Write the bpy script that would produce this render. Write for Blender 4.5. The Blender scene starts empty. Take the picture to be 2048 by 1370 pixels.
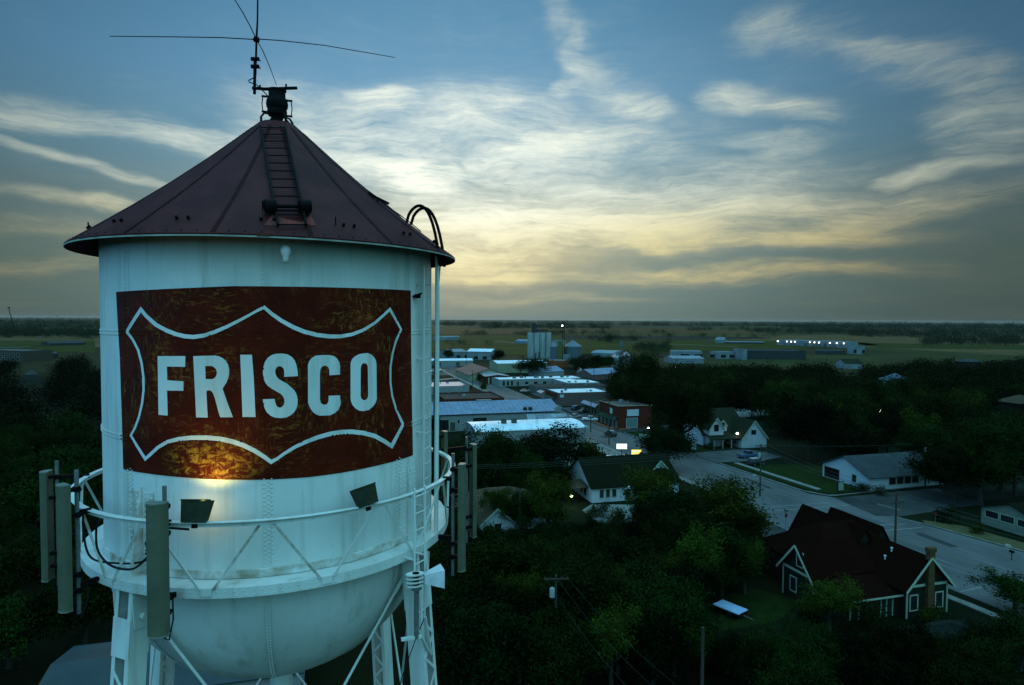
import bpy, math, random
import numpy as np
from mathutils import Vector, Matrix, geometry
random.seed(7)
C = bpy.context.scene.collection
SC = bpy.context.scene
PI = math.pi
rad = math.radians

# ------------------------------------------------------------------ camera
F, PITCH, ROLL, H = 1284.3, .0362, .0055, 35.0
_w = Vector((0, math.cos(PITCH), -math.sin(PITCH)))
_r0 = Vector((1, 0, 0)); _u0 = Vector((0, math.sin(PITCH), math.cos(PITCH)))
CR = _r0*math.cos(ROLL) + _u0*math.sin(ROLL)
CU = -_r0*math.sin(ROLL) + _u0*math.cos(ROLL)
cam = bpy.data.cameras.new('camera'); cam.lens = F/2048*36; cam.sensor_width = 36
cam.clip_start = .1; cam.clip_end = 90000
co = bpy.data.objects.new('camera', cam); C.objects.link(co); SC.camera = co
co.matrix_world = Matrix(((CR.x, CU.x, -_w.x, 0), (CR.y, CU.y, -_w.y, 0), (CR.z, CU.z, -_w.z, H), (0, 0, 0, 1)))

SC.view_settings.view_transform = 'Standard'; SC.view_settings.look = 'None'
SC.view_settings.exposure = 0; SC.view_settings.gamma = 1

def ray(px, py): return _w + CR*((px-1024)/F) - CU*((py-685)/F)
def G(px, py, z=0):
    d = ray(px, py); t = (z-H)/d.z
    return Vector((d.x*t, d.y*t, z))
def P(p):
    v = Vector(p) - Vector((0, 0, H)); q = v.dot(_w)
    return 1024 + F*v.dot(CR)/q, 685 - F*v.dot(CU)/q
TH = rad(15.6)
V = Vector((math.cos(TH), math.sin(TH), 0)); U = Vector((-math.sin(TH), math.cos(TH), 0))
def ST(s, t, z=0): return V*s + U*t + Vector((0, 0, z))
def toST(p): return p.x*V.x + p.y*V.y, p.x*U.x + p.y*U.y

# ------------------------------------------------------------------ world: dusk sky with streaked cloud
SUN_AZ, SUN_EL = rad(-8.6), rad(8)
world = bpy.data.worlds.new('World'); SC.world = world; world.use_nodes = True
nt = world.node_tree; nt.nodes.clear()
def N(t, **k):
    n = nt.nodes.new(t)
    for a, b in k.items(): setattr(n, a, b)
    return n
def L(a, b): nt.links.new(a, b)
def setin(sock, v):
    if isinstance(v, bpy.types.NodeSocket): L(v, sock)
    else: sock.default_value = v
def M(op, a, b=0, c=0, clamp=False):
    n = N('ShaderNodeMath', operation=op); n.use_clamp = clamp
    setin(n.inputs[0], a); setin(n.inputs[1], b)
    if len(n.inputs) > 2: setin(n.inputs[2], c)
    return n.outputs[0]
def MR(v, a, b, c=0, d=1, smooth=True):
    n = N('ShaderNodeMapRange'); n.interpolation_type = 'SMOOTHSTEP' if smooth else 'LINEAR'
    setin(n.inputs[0], v)
    for i, x in enumerate((a, b, c, d)): setin(n.inputs[i+1], x)
    return n.outputs[0]
def MX(f, a, b, mode='MIX'):
    n = N('ShaderNodeMix', data_type='RGBA', blend_type=mode)
    setin(n.inputs[0], f); setin(n.inputs[6], a); setin(n.inputs[7], b)
    return n.outputs[2]
def srgb(*c):
    return tuple(((x/255)/12.92 if x/255 <= .04045 else ((x/255+.055)/1.055)**2.4) for x in c) + (1,)
tc = N('ShaderNodeTexCoord'); sep = N('ShaderNodeSeparateXYZ'); L(tc.outputs['Generated'], sep.inputs[0])
X, Y, Z = sep.outputs
AZ = M('MULTIPLY', M('ARCTAN2', X, Y), 180/PI)      # degrees to the right of +Y
EL = M('MULTIPLY', M('ARCSINE', Z), 180/PI)
def pxd(px, py):
    d = ray(px, py).normalized()
    return math.degrees(math.atan2(d.x, d.y)), math.degrees(math.asin(d.z))
cmb = N('ShaderNodeCombineXYZ'); L(AZ, cmb.inputs[0]); L(EL, cmb.inputs[1])
AE = cmb.outputs[0]
def noise(vec, scale, detail=4, rough=.5, dist=0, loc=(0, 0, 0), rot=0, scl=(1, 1, 1)):
    m = N('ShaderNodeMapping'); L(vec, m.inputs[0]); m.inputs[1].default_value = loc
    m.inputs[2].default_value = (0, 0, rot); m.inputs[3].default_value = scl
    n = N('ShaderNodeTexNoise'); L(m.outputs[0], n.inputs['Vector'])
    n.inputs['Scale'].default_value = scale; n.inputs['Detail'].default_value = detail
    n.inputs['Roughness'].default_value = rough; n.inputs['Distortion'].default_value = dist
    return n
def blob(px, py, rx, ry, ang, vec=None):
    """soft cloud patch centred on a sky direction; rx, ry in degrees, ang in degrees (counter-clockwise)"""
    a, e = pxd(px, py)
    m = N('ShaderNodeMapping', vector_type='TEXTURE'); L(vec or AEW, m.inputs[0])
    m.inputs[1].default_value = (a, e, 0); m.inputs[2].default_value = (0, 0, rad(ang)); m.inputs[3].default_value = (rx, ry, 1)
    g = N('ShaderNodeTexGradient', gradient_type='SPHERICAL'); L(m.outputs[0], g.inputs[0])
    return MR(g.outputs[0], 0, .85)
# warp the direction a little so that the patches get torn edges
def warped(scale, det, ax, ay, src, loc=(0, 0, 0), scl=(.6, 1.2, 1)):
    wn = noise(src, scale, det, .55, 0, loc=loc, scl=scl)
    wv = N('ShaderNodeVectorMath', operation='SUBTRACT'); L(wn.outputs['Color'], wv.inputs[0]); wv.inputs[1].default_value = (.5, .5, .5)
    ws = N('ShaderNodeVectorMath', operation='MULTIPLY'); L(wv.outputs[0], ws.inputs[0]); ws.inputs[1].default_value = (ax, ay, 0)
    wa = N('ShaderNodeVectorMath', operation='ADD'); L(src, wa.inputs[0]); L(ws.outputs[0], wa.inputs[1]); return wa.outputs[0]
AEW = warped(.11, 4, 11, 4.6, AE)
PATCH = [  # px, py, rx, ry, angle, weight
 (775, 195, 5, 1.7, 0, .7), (820, 235, 12, 3.4, -4, .42), (1000, 240, 13, 4.5, -6, .45), (820, 345, 9, 4.4, 0, .85), (1130, 310, 19, 5, 4, .50),
 (980, 390, 20, 4.0, 0, .5), (1330, 390, 26, 4.2, 2, .48), (1050, 462, 19, 3.8, 0, .85), (1400, 445, 24, 3.0, 3, .66), (640, 290, 12, 5, 0, .5),
 (1120, 40, 1.6, 3.2, 28, .22), (1165, 95, 1.8, 3.4, 22, .34), (1195, 135, 3.0, 2.0, 0, .36), (1140, 170, 3.6, 1.2, 22, .32), (1285, 215, 5, 1.5, -10, .5), (1215, 190, 5, 2.4, -10, .3),
 (1500, 185, 5.6, 1.8, -6, .62), (1610, 205, 5, 1.7, -16, .5), (1560, 30, 5, 2.2, 12, .4), (1640, 60, 4, 2.4, -10, .3), (1740, 95, 6, 1.7, -18, .42),
 (1850, 135, 8, 2.6, -22, .42), (1980, 195, 6, 2.8, -34, .46), (1950, 260, 5.6, 2.6, -34, .45), (2010, 285, 5, 2.0, 0, .4), (1900, 345, 8, 1.1, 4, .6), (1560, 290, 6, 1.6, 10, .35), (1530, 270, 8, 1.2, 2, .35),
 (1880, 400, 13, 1.6, 4, .36), (1720, 440, 14, 1.6, 6, .4), (1640, 470, 12, 1.2, -3, .4), (1450, 487, 20, 1.3, 0, .6), (1400, 548, 24, 1.4, 0, .5), (950, 548, 11, 1.8, 0, .66), (940, 512, 12, 2.2, 0, .75), (1080, 595, 14, .8, 0, .22),
 (300, 262, 14, 1.9, -4, .56), (90, 250, 10, 1.6, 3, .38), (110, 318, 10, .7, -9, .38), (250, 358, 10, .8, -11, .38), (110, 405, 11, .8, -3, .38), (240, 415, 7, .8, 0, .42), (60, 450, 9, 1.2, 0, .2),
 (120, 520, 12, 1.2, 0, .25), (560, 190, 9, 3, 0, .25)]
cov = None
for (a, b, c, d, e, w) in PATCH:
    v = M('MULTIPLY', blob(a, b, c, d, e), w)
    cov = v if cov is None else M('MAXIMUM', cov, M('ADD', v, M('MULTIPLY', cov, .35)))
cov = M('MINIMUM', cov, 1.05)
AEF = warped(.6, 3, .8, .18, AEW)
cw = N('ShaderNodeCombineXYZ'); L(M('MULTIPLY', AZ, .055), cw.inputs[0]); L(M('DIVIDE', 42, M('MAXIMUM', M('ADD', EL, 5.5), 1)), cw.inputs[1])
st5 = noise(warped(.5, 3, .35, .35, cw.outputs[0]), 1.15, 7, .6, 0, loc=(3, 5, 0)).outputs['Fac']
st1 = noise(AEF, .30, 7, .64, 0, rot=.05, scl=(.42, 1.7, 1)).outputs['Fac']
st2 = noise(AEF, .75, 6, .66, 0, loc=(4, 9, 0), rot=-.10, scl=(.22, 2.1, 1)).outputs['Fac']
st4 = noise(AEW, 2.2, 5, .7, 0, loc=(1, 7, 0), rot=.05, scl=(.22, 1.5, 1)).outputs['Fac']
st3 = noise(AE, .09, 5, .55, 0, loc=(11, 3, 0), rot=.03, scl=(.5, 2.2, 1)).outputs['Fac']
tex = M('ADD', M('ADD', M('MULTIPLY', st1, .28), M('MULTIPLY', st4, .14)), M('ADD', M('ADD', M('MULTIPLY', st2, .20), M('MULTIPLY', st5, .38)), M('MULTIPLY', st3, .10)))
dens = M('ADD', M('MULTIPLY', cov, 1.05), M('MULTIPLY', M('SUBTRACT', tex, .5), M('ADD', 1.3, M('MULTIPLY', cov, 6.0))))
dens = MR(dens, -.02, 1.55)
# distance from the veiled sun
da = M('SUBTRACT', AZ, math.degrees(SUN_AZ)+2)
def around(az, el, sa, se):
    q = M('ADD', M('POWER', M('DIVIDE', M('ABSOLUTE', M('SUBTRACT', AZ, az)), sa), 2), M('POWER', M('DIVIDE', M('ABSOLUTE', M('SUBTRACT', EL, el)), se), 2))
    return M('EXPONENT', M('MULTIPLY', q, -1))
glow = around(-7.5, 13.5, 17, 8)
glow2 = around(-3, 11, 28, 11)
low = around(-4, 5.5, 13, 3.4)
ramp = N('ShaderNodeValToRGB'); L(MR(EL, -1, 40, 0, 1, False), ramp.inputs[0])
el = ramp.color_ramp.elements; el[0].position = 0; el[0].color = srgb(92, 114, 109)
el[1].position = 1; el[1].color = srgb(56, 106, 140)
for p_, c_ in ((2, (100, 124, 117)), (5, (103, 126, 117)), (9, (98, 126, 128)), (14, (92, 143, 168)), (19, (86, 144, 184)), (26, (74, 131, 168))):
    e_ = el.new((p_+1)/41); e_.color = srgb(*c_)
base = ramp.outputs[0]
side = MR(M('ABSOLUTE', da), 3, 46, 1.06, .43)
base = MX(1.0, base, base, 'MIX')
sv = N('ShaderNodeVectorMath', operation='SCALE'); L(base, sv.inputs[0]); L(side, sv.inputs['Scale'])
base = sv.outputs[0]
base = MX(M('MULTIPLY', around(-2, 13.5, 28, 11), .5), base, srgb(144, 182, 200))
base = MX(M('MULTIPLY', around(-2, 8.6, 20, 3.6), .36), base, srgb(205, 200, 156))
base = MX(M('MULTIPLY', low, .5), base, srgb(205, 180, 132))
cloudc = MX(MR(EL, 4, 13), srgb(192, 176, 132), srgb(198, 210, 196))
cs = N('ShaderNodeVectorMath', operation='SCALE'); L(cloudc, cs.inputs[0]); L(MR(M('ABSOLUTE', da), 8, 46, 1.12, .55), cs.inputs['Scale'])
cloudc = MX(M('MULTIPLY', glow2, .85), cs.outputs[0], MX(MR(EL, 6, 12), srgb(254, 238, 160), srgb(242, 248, 230)))
cloudc = MX(M('MULTIPLY', glow, .9), cloudc, (1.12, 1.16, 1.0, 1))
col = MX(dens, base, cloudc)
# the rest of the dome (overhead and behind the camera): open bright blue dusk sky
fill = MX(MR(EL, -5, 62), (.125, .44, .48, 1), (.57, 1.52, 2.10, 1))
fill = MX(around(-90, 20, 55, 60), fill, (.22, .78, 1.45, 1))
away = M('MAXIMUM', MR(EL, 31, 62), MR(M('ABSOLUTE', AZ), 52, 105))
col = MX(away, col, fill)
col = MX(MR(EL, -.4, -2), col, (.03, .05, .045, 1))
sky = N('ShaderNodeTexSky', sky_type='NISHITA'); sky.sun_disc = False; sky.sun_elevation = SUN_EL; sky.sun_rotation = SUN_AZ
bg1 = N('ShaderNodeBackground'); L(sky.outputs[0], bg1.inputs[0]); bg1.inputs[1].default_value = .05
bg2 = N('ShaderNodeBackground'); L(col, bg2.inputs[0]); bg2.inputs[1].default_value = 1
mixs = N('ShaderNodeMixShader'); mixs.inputs[0].default_value = .985; L(bg1.outputs[0], mixs.inputs[1]); L(bg2.outputs[0], mixs.inputs[2])
wo = N('ShaderNodeOutputWorld'); L(mixs.outputs[0], wo.inputs[0])

sun = bpy.data.lights.new('sun', 'SUN'); sun.energy = .35; sun.angle = rad(12); sun.color = (1, .78, .5)
so = bpy.data.objects.new('sun', sun); C.objects.link(so)
sd = Vector((math.sin(SUN_AZ)*math.cos(SUN_EL), math.cos(SUN_AZ)*math.cos(SUN_EL), math.sin(SUN_EL)))
so.rotation_euler = sd.to_track_quat('Z', 'Y').to_euler(); so.location = (0, 0, 120)

# ------------------------------------------------------------------ materials
_m = {}
def mat(name, col, rough=.7, var=.25, scale=3, col2=None, spec=.12, metal=0, bump=0, emit=None, estr=0, det=4, stretch=(1, 1, 1), rnd=0):
    if name in _m: return _m[name]
    m = bpy.data.materials.new(name); m.use_nodes = True; t = m.node_tree
    b = t.nodes['Principled BSDF']
    tx = t.nodes.new('ShaderNodeTexCoord'); mp = t.nodes.new('ShaderNodeMapping'); mp.inputs[3].default_value = stretch
    t.links.new(tx.outputs['Object'], mp.inputs[0])
    n = t.nodes.new('ShaderNodeTexNoise'); t.links.new(mp.outputs[0], n.inputs['Vector'])
    n.inputs['Scale'].default_value = scale; n.inputs['Detail'].default_value = det; n.inputs['Roughness'].default_value = .6
    r = t.nodes.new('ShaderNodeValToRGB'); t.links.new(n.outputs['Fac'], r.inputs[0])
    c2 = col2 or tuple(min(1, x*(1+var)) for x in col)
    c1 = tuple(x*(1-var) for x in col) if not col2 else col
    r.color_ramp.elements[0].position = .34; r.color_ramp.elements[1].position = .66
    r.color_ramp.elements[0].color = tuple(c1) + (1,); r.color_ramp.elements[1].color = tuple(c2) + (1,)
    out = r.outputs[0]
    if rnd:
        oi = t.nodes.new('ShaderNodeObjectInfo'); hs = t.nodes.new('ShaderNodeHueSaturation')
        mr = t.nodes.new('ShaderNodeMapRange'); t.links.new(oi.outputs['Random'], mr.inputs[0])
        mr.inputs[3].default_value = 1-rnd; mr.inputs[4].default_value = 1+rnd*1.3
        t.links.new(mr.outputs[0], hs.inputs['Value']); t.links.new(out, hs.inputs['Color'])
        mr2 = t.nodes.new('ShaderNodeMapRange'); t.links.new(oi.outputs['Random'], mr2.inputs[0]); mr2.inputs[3].default_value = .47; mr2.inputs[4].default_value = .52
        t.links.new(mr2.outputs[0], hs.inputs['Hue']); out = hs.outputs[0]
    t.links.new(out, b.inputs['Base Color'])
    b.inputs['Roughness'].default_value = rough; b.inputs['Metallic'].default_value = metal
    b.inputs['Specular IOR Level'].default_value = spec
    if bump:
        bp = t.nodes.new('ShaderNodeBump'); bp.inputs['Strength'].default_value = bump; bp.inputs['Distance'].default_value = .02
        t.links.new(n.outputs['Fac'], bp.inputs['Height']); t.links.new(bp.outputs[0], b.inputs['Normal'])
    if emit:
        b.inputs['Emission Color'].default_value = tuple(emit) + (1,); b.inputs['Emission Strength'].default_value = estr
    _m[name] = m
    return m

# ------------------------------------------------------------------ mesh building
class MB:
    def __init__(s): s.v = []; s.f = []
    def add(s, vs, fs):
        o = len(s.v); s.v += [tuple(v) for v in vs]; s.f += [tuple(i+o for i in f) for f in fs]; return s
    def box(s, x0, x1, y0, y1, z0, z1):
        return s.add([(x0, y0, z0), (x1, y0, z0), (x1, y1, z0), (x0, y1, z0), (x0, y0, z1), (x1, y0, z1), (x1, y1, z1), (x0, y1, z1)],
                     [(3, 2, 1, 0), (4, 5, 6, 7), (0, 1, 5, 4), (1, 2, 6, 5), (2, 3, 7, 6), (3, 0, 4, 7)])
    def bar(s, a, b, w, h, up=(0, 0, 1)):
        a = Vector(a); b = Vector(b); d = (b-a).normalized(); up = Vector(up)
        x = d.cross(up)
        if x.length < 1e-4: x = d.cross(Vector((1, 0, 0)))
        x.normalize(); y = x.cross(d).normalized()
        q = [(-1, -1), (1, -1), (1, 1), (-1, 1)]
        vs = [a + x*(i*w/2) + y*(j*h/2) for i, j in q] + [b + x*(i*w/2) + y*(j*h/2) for i, j in q]
        return s.add(vs, [(0, 1, 2, 3), (7, 6, 5, 4), (4, 5, 1, 0), (5, 6, 2, 1), (6, 7, 3, 2), (7, 4, 0, 3)])
    def tube(s, pts, r, n=8, cap=True):
        pts = [Vector(p) for p in pts]; rs = r if isinstance(r, (list, tuple)) else [r]*len(pts)
        o = len(s.v); px = None
        for i, p in enumerate(pts):
            d = (pts[min(i+1, len(pts)-1)] - pts[max(i-1, 0)]).normalized()
            x = d.cross(Vector((0, 0, 1))) if px is None else (px - d*px.dot(d))
            if x.length < 1e-3: x = d.cross(Vector((1, 0, 0)))
            x.normalize(); y = d.cross(x); px = x
            for k in range(n):
                a = 2*PI*k/n; s.v.append(tuple(p + (x*math.cos(a) + y*math.sin(a))*rs[i]))
        for i in range(len(pts)-1):
            for k in range(n):
                a = o+i*n+k; b = o+i*n+(k+1) % n; s.f.append((a, b, b+n, a+n))
        if cap:
            s.f.append(tuple(o+k for k in range(n-1, -1, -1))); s.f.append(tuple(o+(len(pts)-1)*n+k for k in range(n)))
        return s
    def lathe(s, prof, c=(0, 0, 0), n=48, a0=0, a1=2*PI, close=True):
        o = len(s.v); full = abs(a1-a0-2*PI) < 1e-6; m = n if full else n+1
        for (r, z) in prof:
            for k in range(m):
                a = a0+(a1-a0)*k/n; s.v.append((c[0]+r*math.sin(a), c[1]-r*math.cos(a), c[2]+z))
        for i in range(len(prof)-1):
            for k in range(n):
                a = o+i*m+k; b = o+i*m+(k+1) % m; s.f.append((a, b, b+m, a+m))
        return s
    def poly(s, pts): return s.add(pts, [tuple(range(len(pts)))])
    def prism(s, prof, axis, a, b):
        """prof: list of 2-D points; axis 'x': (a..b along x, prof in y,z), 'y': prof in x,z; 'z': prof in x,y"""
        n = len(prof); f = {'x': lambda t, p: (t, p[0], p[1]), 'y': lambda t, p: (p[0], t, p[1]), 'z': lambda t, p: (p[0], p[1], t)}[axis]
        vs = [f(a, p) for p in prof] + [f(b, p) for p in prof]
        fs = [tuple(range(n-1, -1, -1)), tuple(range(n, 2*n))] + [(i, (i+1) % n, (i+1) % n+n, i+n) for i in range(n)]
        return s.add(vs, fs)
    def build(s, name, m, parent=None, smooth=False, label=None, fix=True):
        me = bpy.data.meshes.new(name); me.from_pydata(s.v, [], s.f); me.validate()
        if fix:
            import bmesh
            b = bmesh.new(); b.from_mesh(me); bmesh.ops.recalc_face_normals(b, faces=b.faces); b.to_mesh(me); b.free()
        if smooth:
            me.polygons.foreach_set('use_smooth', [True]*len(me.polygons))
            try: me.set_sharp_from_angle(angle=rad(35))
            except Exception: pass
        me.materials.append(m)
        o = bpy.data.objects.new(name, me); C.objects.link(o)
        if parent: o.parent = parent
        if label: o['label'] = label
        return o
def tag(o, label=None, cat=None, group=None, kind=None):
    if label: o['label'] = label
    if cat: o['category'] = cat
    if group: o['group'] = group
    if kind: o['kind'] = kind
    return o
def empty(name, loc, rz=0, label=None, cat=None, group=None):
    o = bpy.data.objects.new(name, None); o.empty_display_size = .2; C.objects.link(o)
    o.location = loc; o.rotation_euler = (0, 0, rz)
    return tag(o, label, cat, group)
def kids(o): return [c for c in bpy.data.objects if c.parent == o]
def dup(o, loc=None, rz=None, label=None, group=None, scale=None, parent=None):
    c = o.copy(); C.objects.link(c)
    if parent: c.parent = parent
    if loc is not None: c.location = loc
    if rz is not None: c.rotation_euler = (0, 0, rz)
    if scale: c.scale = scale if isinstance(scale, (tuple, list)) else (scale,)*3
    if label: c['label'] = label
    if group: c['group'] = group
    for k in kids(o): dup(k, parent=c)
    return c
# ------------------------------------------------------------------ shared materials
def tank_mat(name, c1, c2, stain, amount):
    """aged white enamel: faint mottling, vertical run-off stains, small rust specks"""
    m = mat(name, c1, .5, .06, .9, c2, spec=.25, bump=.10, det=9, stretch=(1, 1, .5)); t = m.node_tree; b = t.nodes['Principled BSDF']
    base = b.inputs['Base Color'].links[0].from_socket; tx = t.nodes.new('ShaderNodeTexCoord')
    def nz(sc, st, det, lo, hi, to):
        mp = t.nodes.new('ShaderNodeMapping'); mp.inputs[3].default_value = st; t.links.new(tx.outputs['Object'], mp.inputs[0])
        n = t.nodes.new('ShaderNodeTexNoise'); n.inputs['Scale'].default_value = sc; n.inputs['Detail'].default_value = det; n.inputs['Roughness'].default_value = .65; t.links.new(mp.outputs[0], n.inputs['Vector'])
        r = t.nodes.new('ShaderNodeMapRange'); t.links.new(n.outputs['Fac'], r.inputs[0]); r.inputs[1].default_value = lo; r.inputs[2].default_value = hi; r.inputs[4].default_value = to; return r.outputs[0]
    for f, c in ((nz(3.2, (1, 1, .07), 7, .52, .78, amount), stain), (nz(26, (1, 1, .6), 3, .70, .76, .7), (.20, .12, .07)), (nz(.7, (1, 1, 1.6), 5, .5, .72, .22), (.50, .54, .46))):
        x = t.nodes.new('ShaderNodeMix'); x.data_type = 'RGBA'; t.links.new(f, x.inputs[0]); t.links.new(base, x.inputs[6]); x.inputs[7].default_value = c + (1,); base = x.outputs[2]
    t.links.new(base, b.inputs['Base Color']); return m
WHITE = tank_mat('tank_white_paint', (.60, .64, .60), (.74, .77, .73), (.30, .31, .22), .7)
WHITE2 = tank_mat('white_steel_paint', (.55, .59, .54), (.70, .73, .68), (.30, .26, .17), .7)
RUSTY = mat('stained_white_paint', (.30, .26, .18), .7, .3, 3.5, (.70, .72, .68), det=8)
PLUM = mat('maroon_roof_paint', (.036, .0065, .0065), .55, .3, 1.5, (.066, .0135, .013), spec=.05, bump=.08)
PLUMD = mat('dark_maroon_seam', (.020, .005, .005), .6, spec=.04)
BLACK = mat('black_iron', (.007, .006, .006), .7, .3, 8, spec=.05)
RED = mat('rust_red_primer', (.22, .035, .025), .8, .4, 6, (.07, .03, .025))
CABLE = mat('black_cable', (.012, .012, .014), .5)
GREY = mat('grey_radome', (.085, .095, .062), .55, .06, 2, (.12, .13, .085))
GALV = mat('galvanised_steel', (.16, .17, .17), .5, .2, 6, metal=.3)
BULBG = mat('frosted_glass', (.93, .94, .95), .15, .03, 3, spec=.6)
DKGREEN = mat('dark_lamp_housing', (.02, .028, .014), .6, .3, 4)

# paint of the sign: dark oxide red with worn golden brush strokes, and lamp glow painted in as gold
def sign_mat():
    m = bpy.data.materials.new('worn_red_sign_paint'); m.use_nodes = True; t = m.node_tree; b = t.nodes['Principled BSDF']
    tx = t.nodes.new('ShaderNodeTexCoord')
    def nz(scale, stretch, det, dist=0, loc=(0, 0, 0)):
        mp = t.nodes.new('ShaderNodeMapping'); mp.inputs[3].default_value = stretch; mp.inputs[1].default_value = loc
        t.links.new(tx.outputs['Object'], mp.inputs[0]); n = t.nodes.new('ShaderNodeTexNoise')
        n.inputs['Scale'].default_value = scale; n.inputs['Detail'].default_value = det; n.inputs['Distortion'].default_value = dist
        n.inputs['Roughness'].default_value = .65; t.links.new(mp.outputs[0], n.inputs['Vector']); return n.outputs['Fac']
    def mr(v, a, c, x=0, y=1):
        n = t.nodes.new('ShaderNodeMapRange'); t.links.new(v, n.inputs[0]); n.inputs[1].default_value = a; n.inputs[2].default_value = c
        n.inputs[3].default_value = x; n.inputs[4].default_value = y; return n.outputs[0]
    def mul(a, c):
        n = t.nodes.new('ShaderNodeMath'); n.operation = 'MULTIPLY'; t.links.new(a, n.inputs[0]); t.links.new(c, n.inputs[1]); return n.outputs[0]
    def mx(f, a, c):
        n = t.nodes.new('ShaderNodeMix'); n.data_type = 'RGBA'; t.links.new(f, n.inputs[0])
        for s_, v in ((6, a), (7, c)):
            if isinstance(v, tuple): n.inputs[s_].default_value = v + (1,)
            else: t.links.new(v, n.inputs[s_])
        return n.outputs[2]
    patch = mr(nz(.85, (1, 1, 1), 3), .49, .64)
    strokes = mr(nz(3.2, (3.0, 3.0, .9), 6, 2.2), .52, .64)
    hstrokes = mr(nz(3.4, (.9, .9, 3.2), 6, 2.0, (3, 1, 7)), .53, .65)
    fine = mr(nz(20, (2, 2, .7), 5, .5), .38, .6, .3, 1)
    g1 = mul(mul(patch, strokes), fine); g2 = mul(mul(mr(nz(.8, (1, 1, 1.3), 3, 0, (9, 2, 4)), .47, .66), hstrokes), fine)
    c = mx(mr(nz(1.6, (1, 1, 1), 5), .35, .68), (.050, .0060, .0026), (.105, .0110, .0038))
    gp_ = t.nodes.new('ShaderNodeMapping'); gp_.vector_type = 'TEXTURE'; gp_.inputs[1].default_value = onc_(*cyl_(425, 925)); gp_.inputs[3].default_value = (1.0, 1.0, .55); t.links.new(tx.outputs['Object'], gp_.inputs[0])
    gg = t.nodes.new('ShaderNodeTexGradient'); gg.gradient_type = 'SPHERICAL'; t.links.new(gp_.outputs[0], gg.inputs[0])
    g3 = mul(mul(mr(gg.outputs[0], .05, .6, 0, .9), mr(nz(3.0, (1.1, 1.1, 1.9), 6, 2.4, (5, 5, 2)), .46, .60)), fine); c = mx(g3, c, (.55, .27, .03))  # denser gold strokes: the flood lamp's glow painted into the sign colour
    c = mx(g1, c, (.27, .115, .026)); c = mx(g2, c, (.32, .125, .024))
    t.links.new(c, b.inputs['Base Color']); b.inputs['Roughness'].default_value = .5; b.inputs['Specular IOR Level'].default_value = .06
    return m

# ------------------------------------------------------------------ WATER TOWER
TAZ, TD, R = -.3484, 14.8, 3.26
tx_, ty_ = TD*math.sin(TAZ), TD*math.cos(TAZ)
TROT = -TAZ
tower = empty('water_tower', (tx_, ty_, 0), TROT, 'old white riveted steel water tower with a painted red shield sign, nearest thing in view', 'water tower')
TM = Matrix.Translation((tx_, ty_, 0)) @ Matrix.Rotation(TROT, 4, 'Z'); TI = TM.inverted()
CL = TI @ Vector((0, 0, H))          # camera seen from the tower
def tray(px, py): return (TI.to_3x3() @ ray(px, py)).normalized()
def cyl(px, py, r=R, far=False):
    """where the line of sight meets the upright cylinder of radius r round the tower's axis -> (angle, z)"""
    d = tray(px, py); a = d.x**2+d.y**2; b = 2*(CL.x*d.x+CL.y*d.y); c = CL.x**2+CL.y**2-r*r
    q = max(b*b-4*a*c, 0); t = (-b + (math.sqrt(q) if far else -math.sqrt(q)))/(2*a); p = CL + d*t
    return math.atan2(p.x, -p.y), p.z
def onc(a, z, r=R): return Vector((r*math.sin(a), -r*math.cos(a), z))
ZT, ZE, ZR, ZF = 36.16, 36.33, 31.72, 30.6
cyl_ = cyl
def onc_(a, z): return onc(a, z)
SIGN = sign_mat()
ZB = ZF - .02
BOWL = 3.02
# tank
b = MB(); prof = [(R, ZT+.12), (R, ZF)]
b.lathe([(R, ZT+.5-(ZT+.5-ZF)*i/12) for i in range(13)], n=128)
tank = b.build('tank', WHITE, tower, True)
b = MB(); b.lathe([(R*math.cos(rad(a)), ZB-BOWL*math.sin(rad(a))) for a in range(0, 91, 5)], n=96)
bowl = b.build('bowl', WHITE, tower, True)
# rivet seams
def rivets(path, r=.018, n=6, hgt=.014):
    """path: list of (point, outward normal)"""
    b = MB()
    for p, nn in path:
        nn = nn.normalized(); x = nn.cross(Vector((0, 0, 1)))
        if x.length < .01: x = Vector((1, 0, 0))
        x.normalize(); y = nn.cross(x)
        vs = [p + (x*math.cos(2*PI*k/n) + y*math.sin(2*PI*k/n))*r for k in range(n)] + [p + nn*hgt]
        b.add(vs, [(k, (k+1) % n, n) for k in range(n)])
    return b
seamz = sorted({round(cyl(540, y)[1], 3) for y in (668, 884)})
path = []
for z in seamz:
    for dz in ((-.03, .03) if z < 34 else (-.03, .03)):
        for k in range(300):
            a = 2*PI*k/300; path.append((onc(a, z+dz, R+.006), onc(a, 0, 1)))
SEAM_A = [cyl(529, 520)[0] + k*PI/4 for k in range(8)]
SEAM_LOW = SEAM_A
for a in SEAM_A:
    for i in range(int((ZT-ZF)/.075)):
        z = ZF+.1+i*.075
        path.append((onc(a-.011, z, R+.006), onc(a, 0, 1)))
        if z < 32.9: path += [(onc(a+.011, z+.03, R+.006), onc(a, 0, 1)), (onc(a+.026, z, R+.006), onc(a, 0, 1))]
SB = [cyl(238, 590)[0], cyl(821, 590)[0]]
def in_sign(p):
    a = math.atan2(p.x, -p.y); x, y = P(TM @ Vector((p.x, p.y, p.z)))
    top = 584-12*math.sin(PI*min(1, max(0, (x-233)/588))); f_ = (x-247)/578; bot = 937+(910-937)*f_+34*math.sin(PI*min(1, max(0, f_)))
    return SB[0] < a < SB[1] and top < y < bot-2
tag(rivets([q for q in path if not in_sign(q[0])]).build('rivets', WHITE2, tank, fix=False), kind='stuff')
sign_rivets = [(p+n*.007, n) for p, n in path if in_sign(p)]
b = MB()
for z in seamz: b.lathe([(R+.001, z-.055), (R+.006, z-.05), (R+.006, z+.05), (R+.001, z+.055)], n=128)
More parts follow.
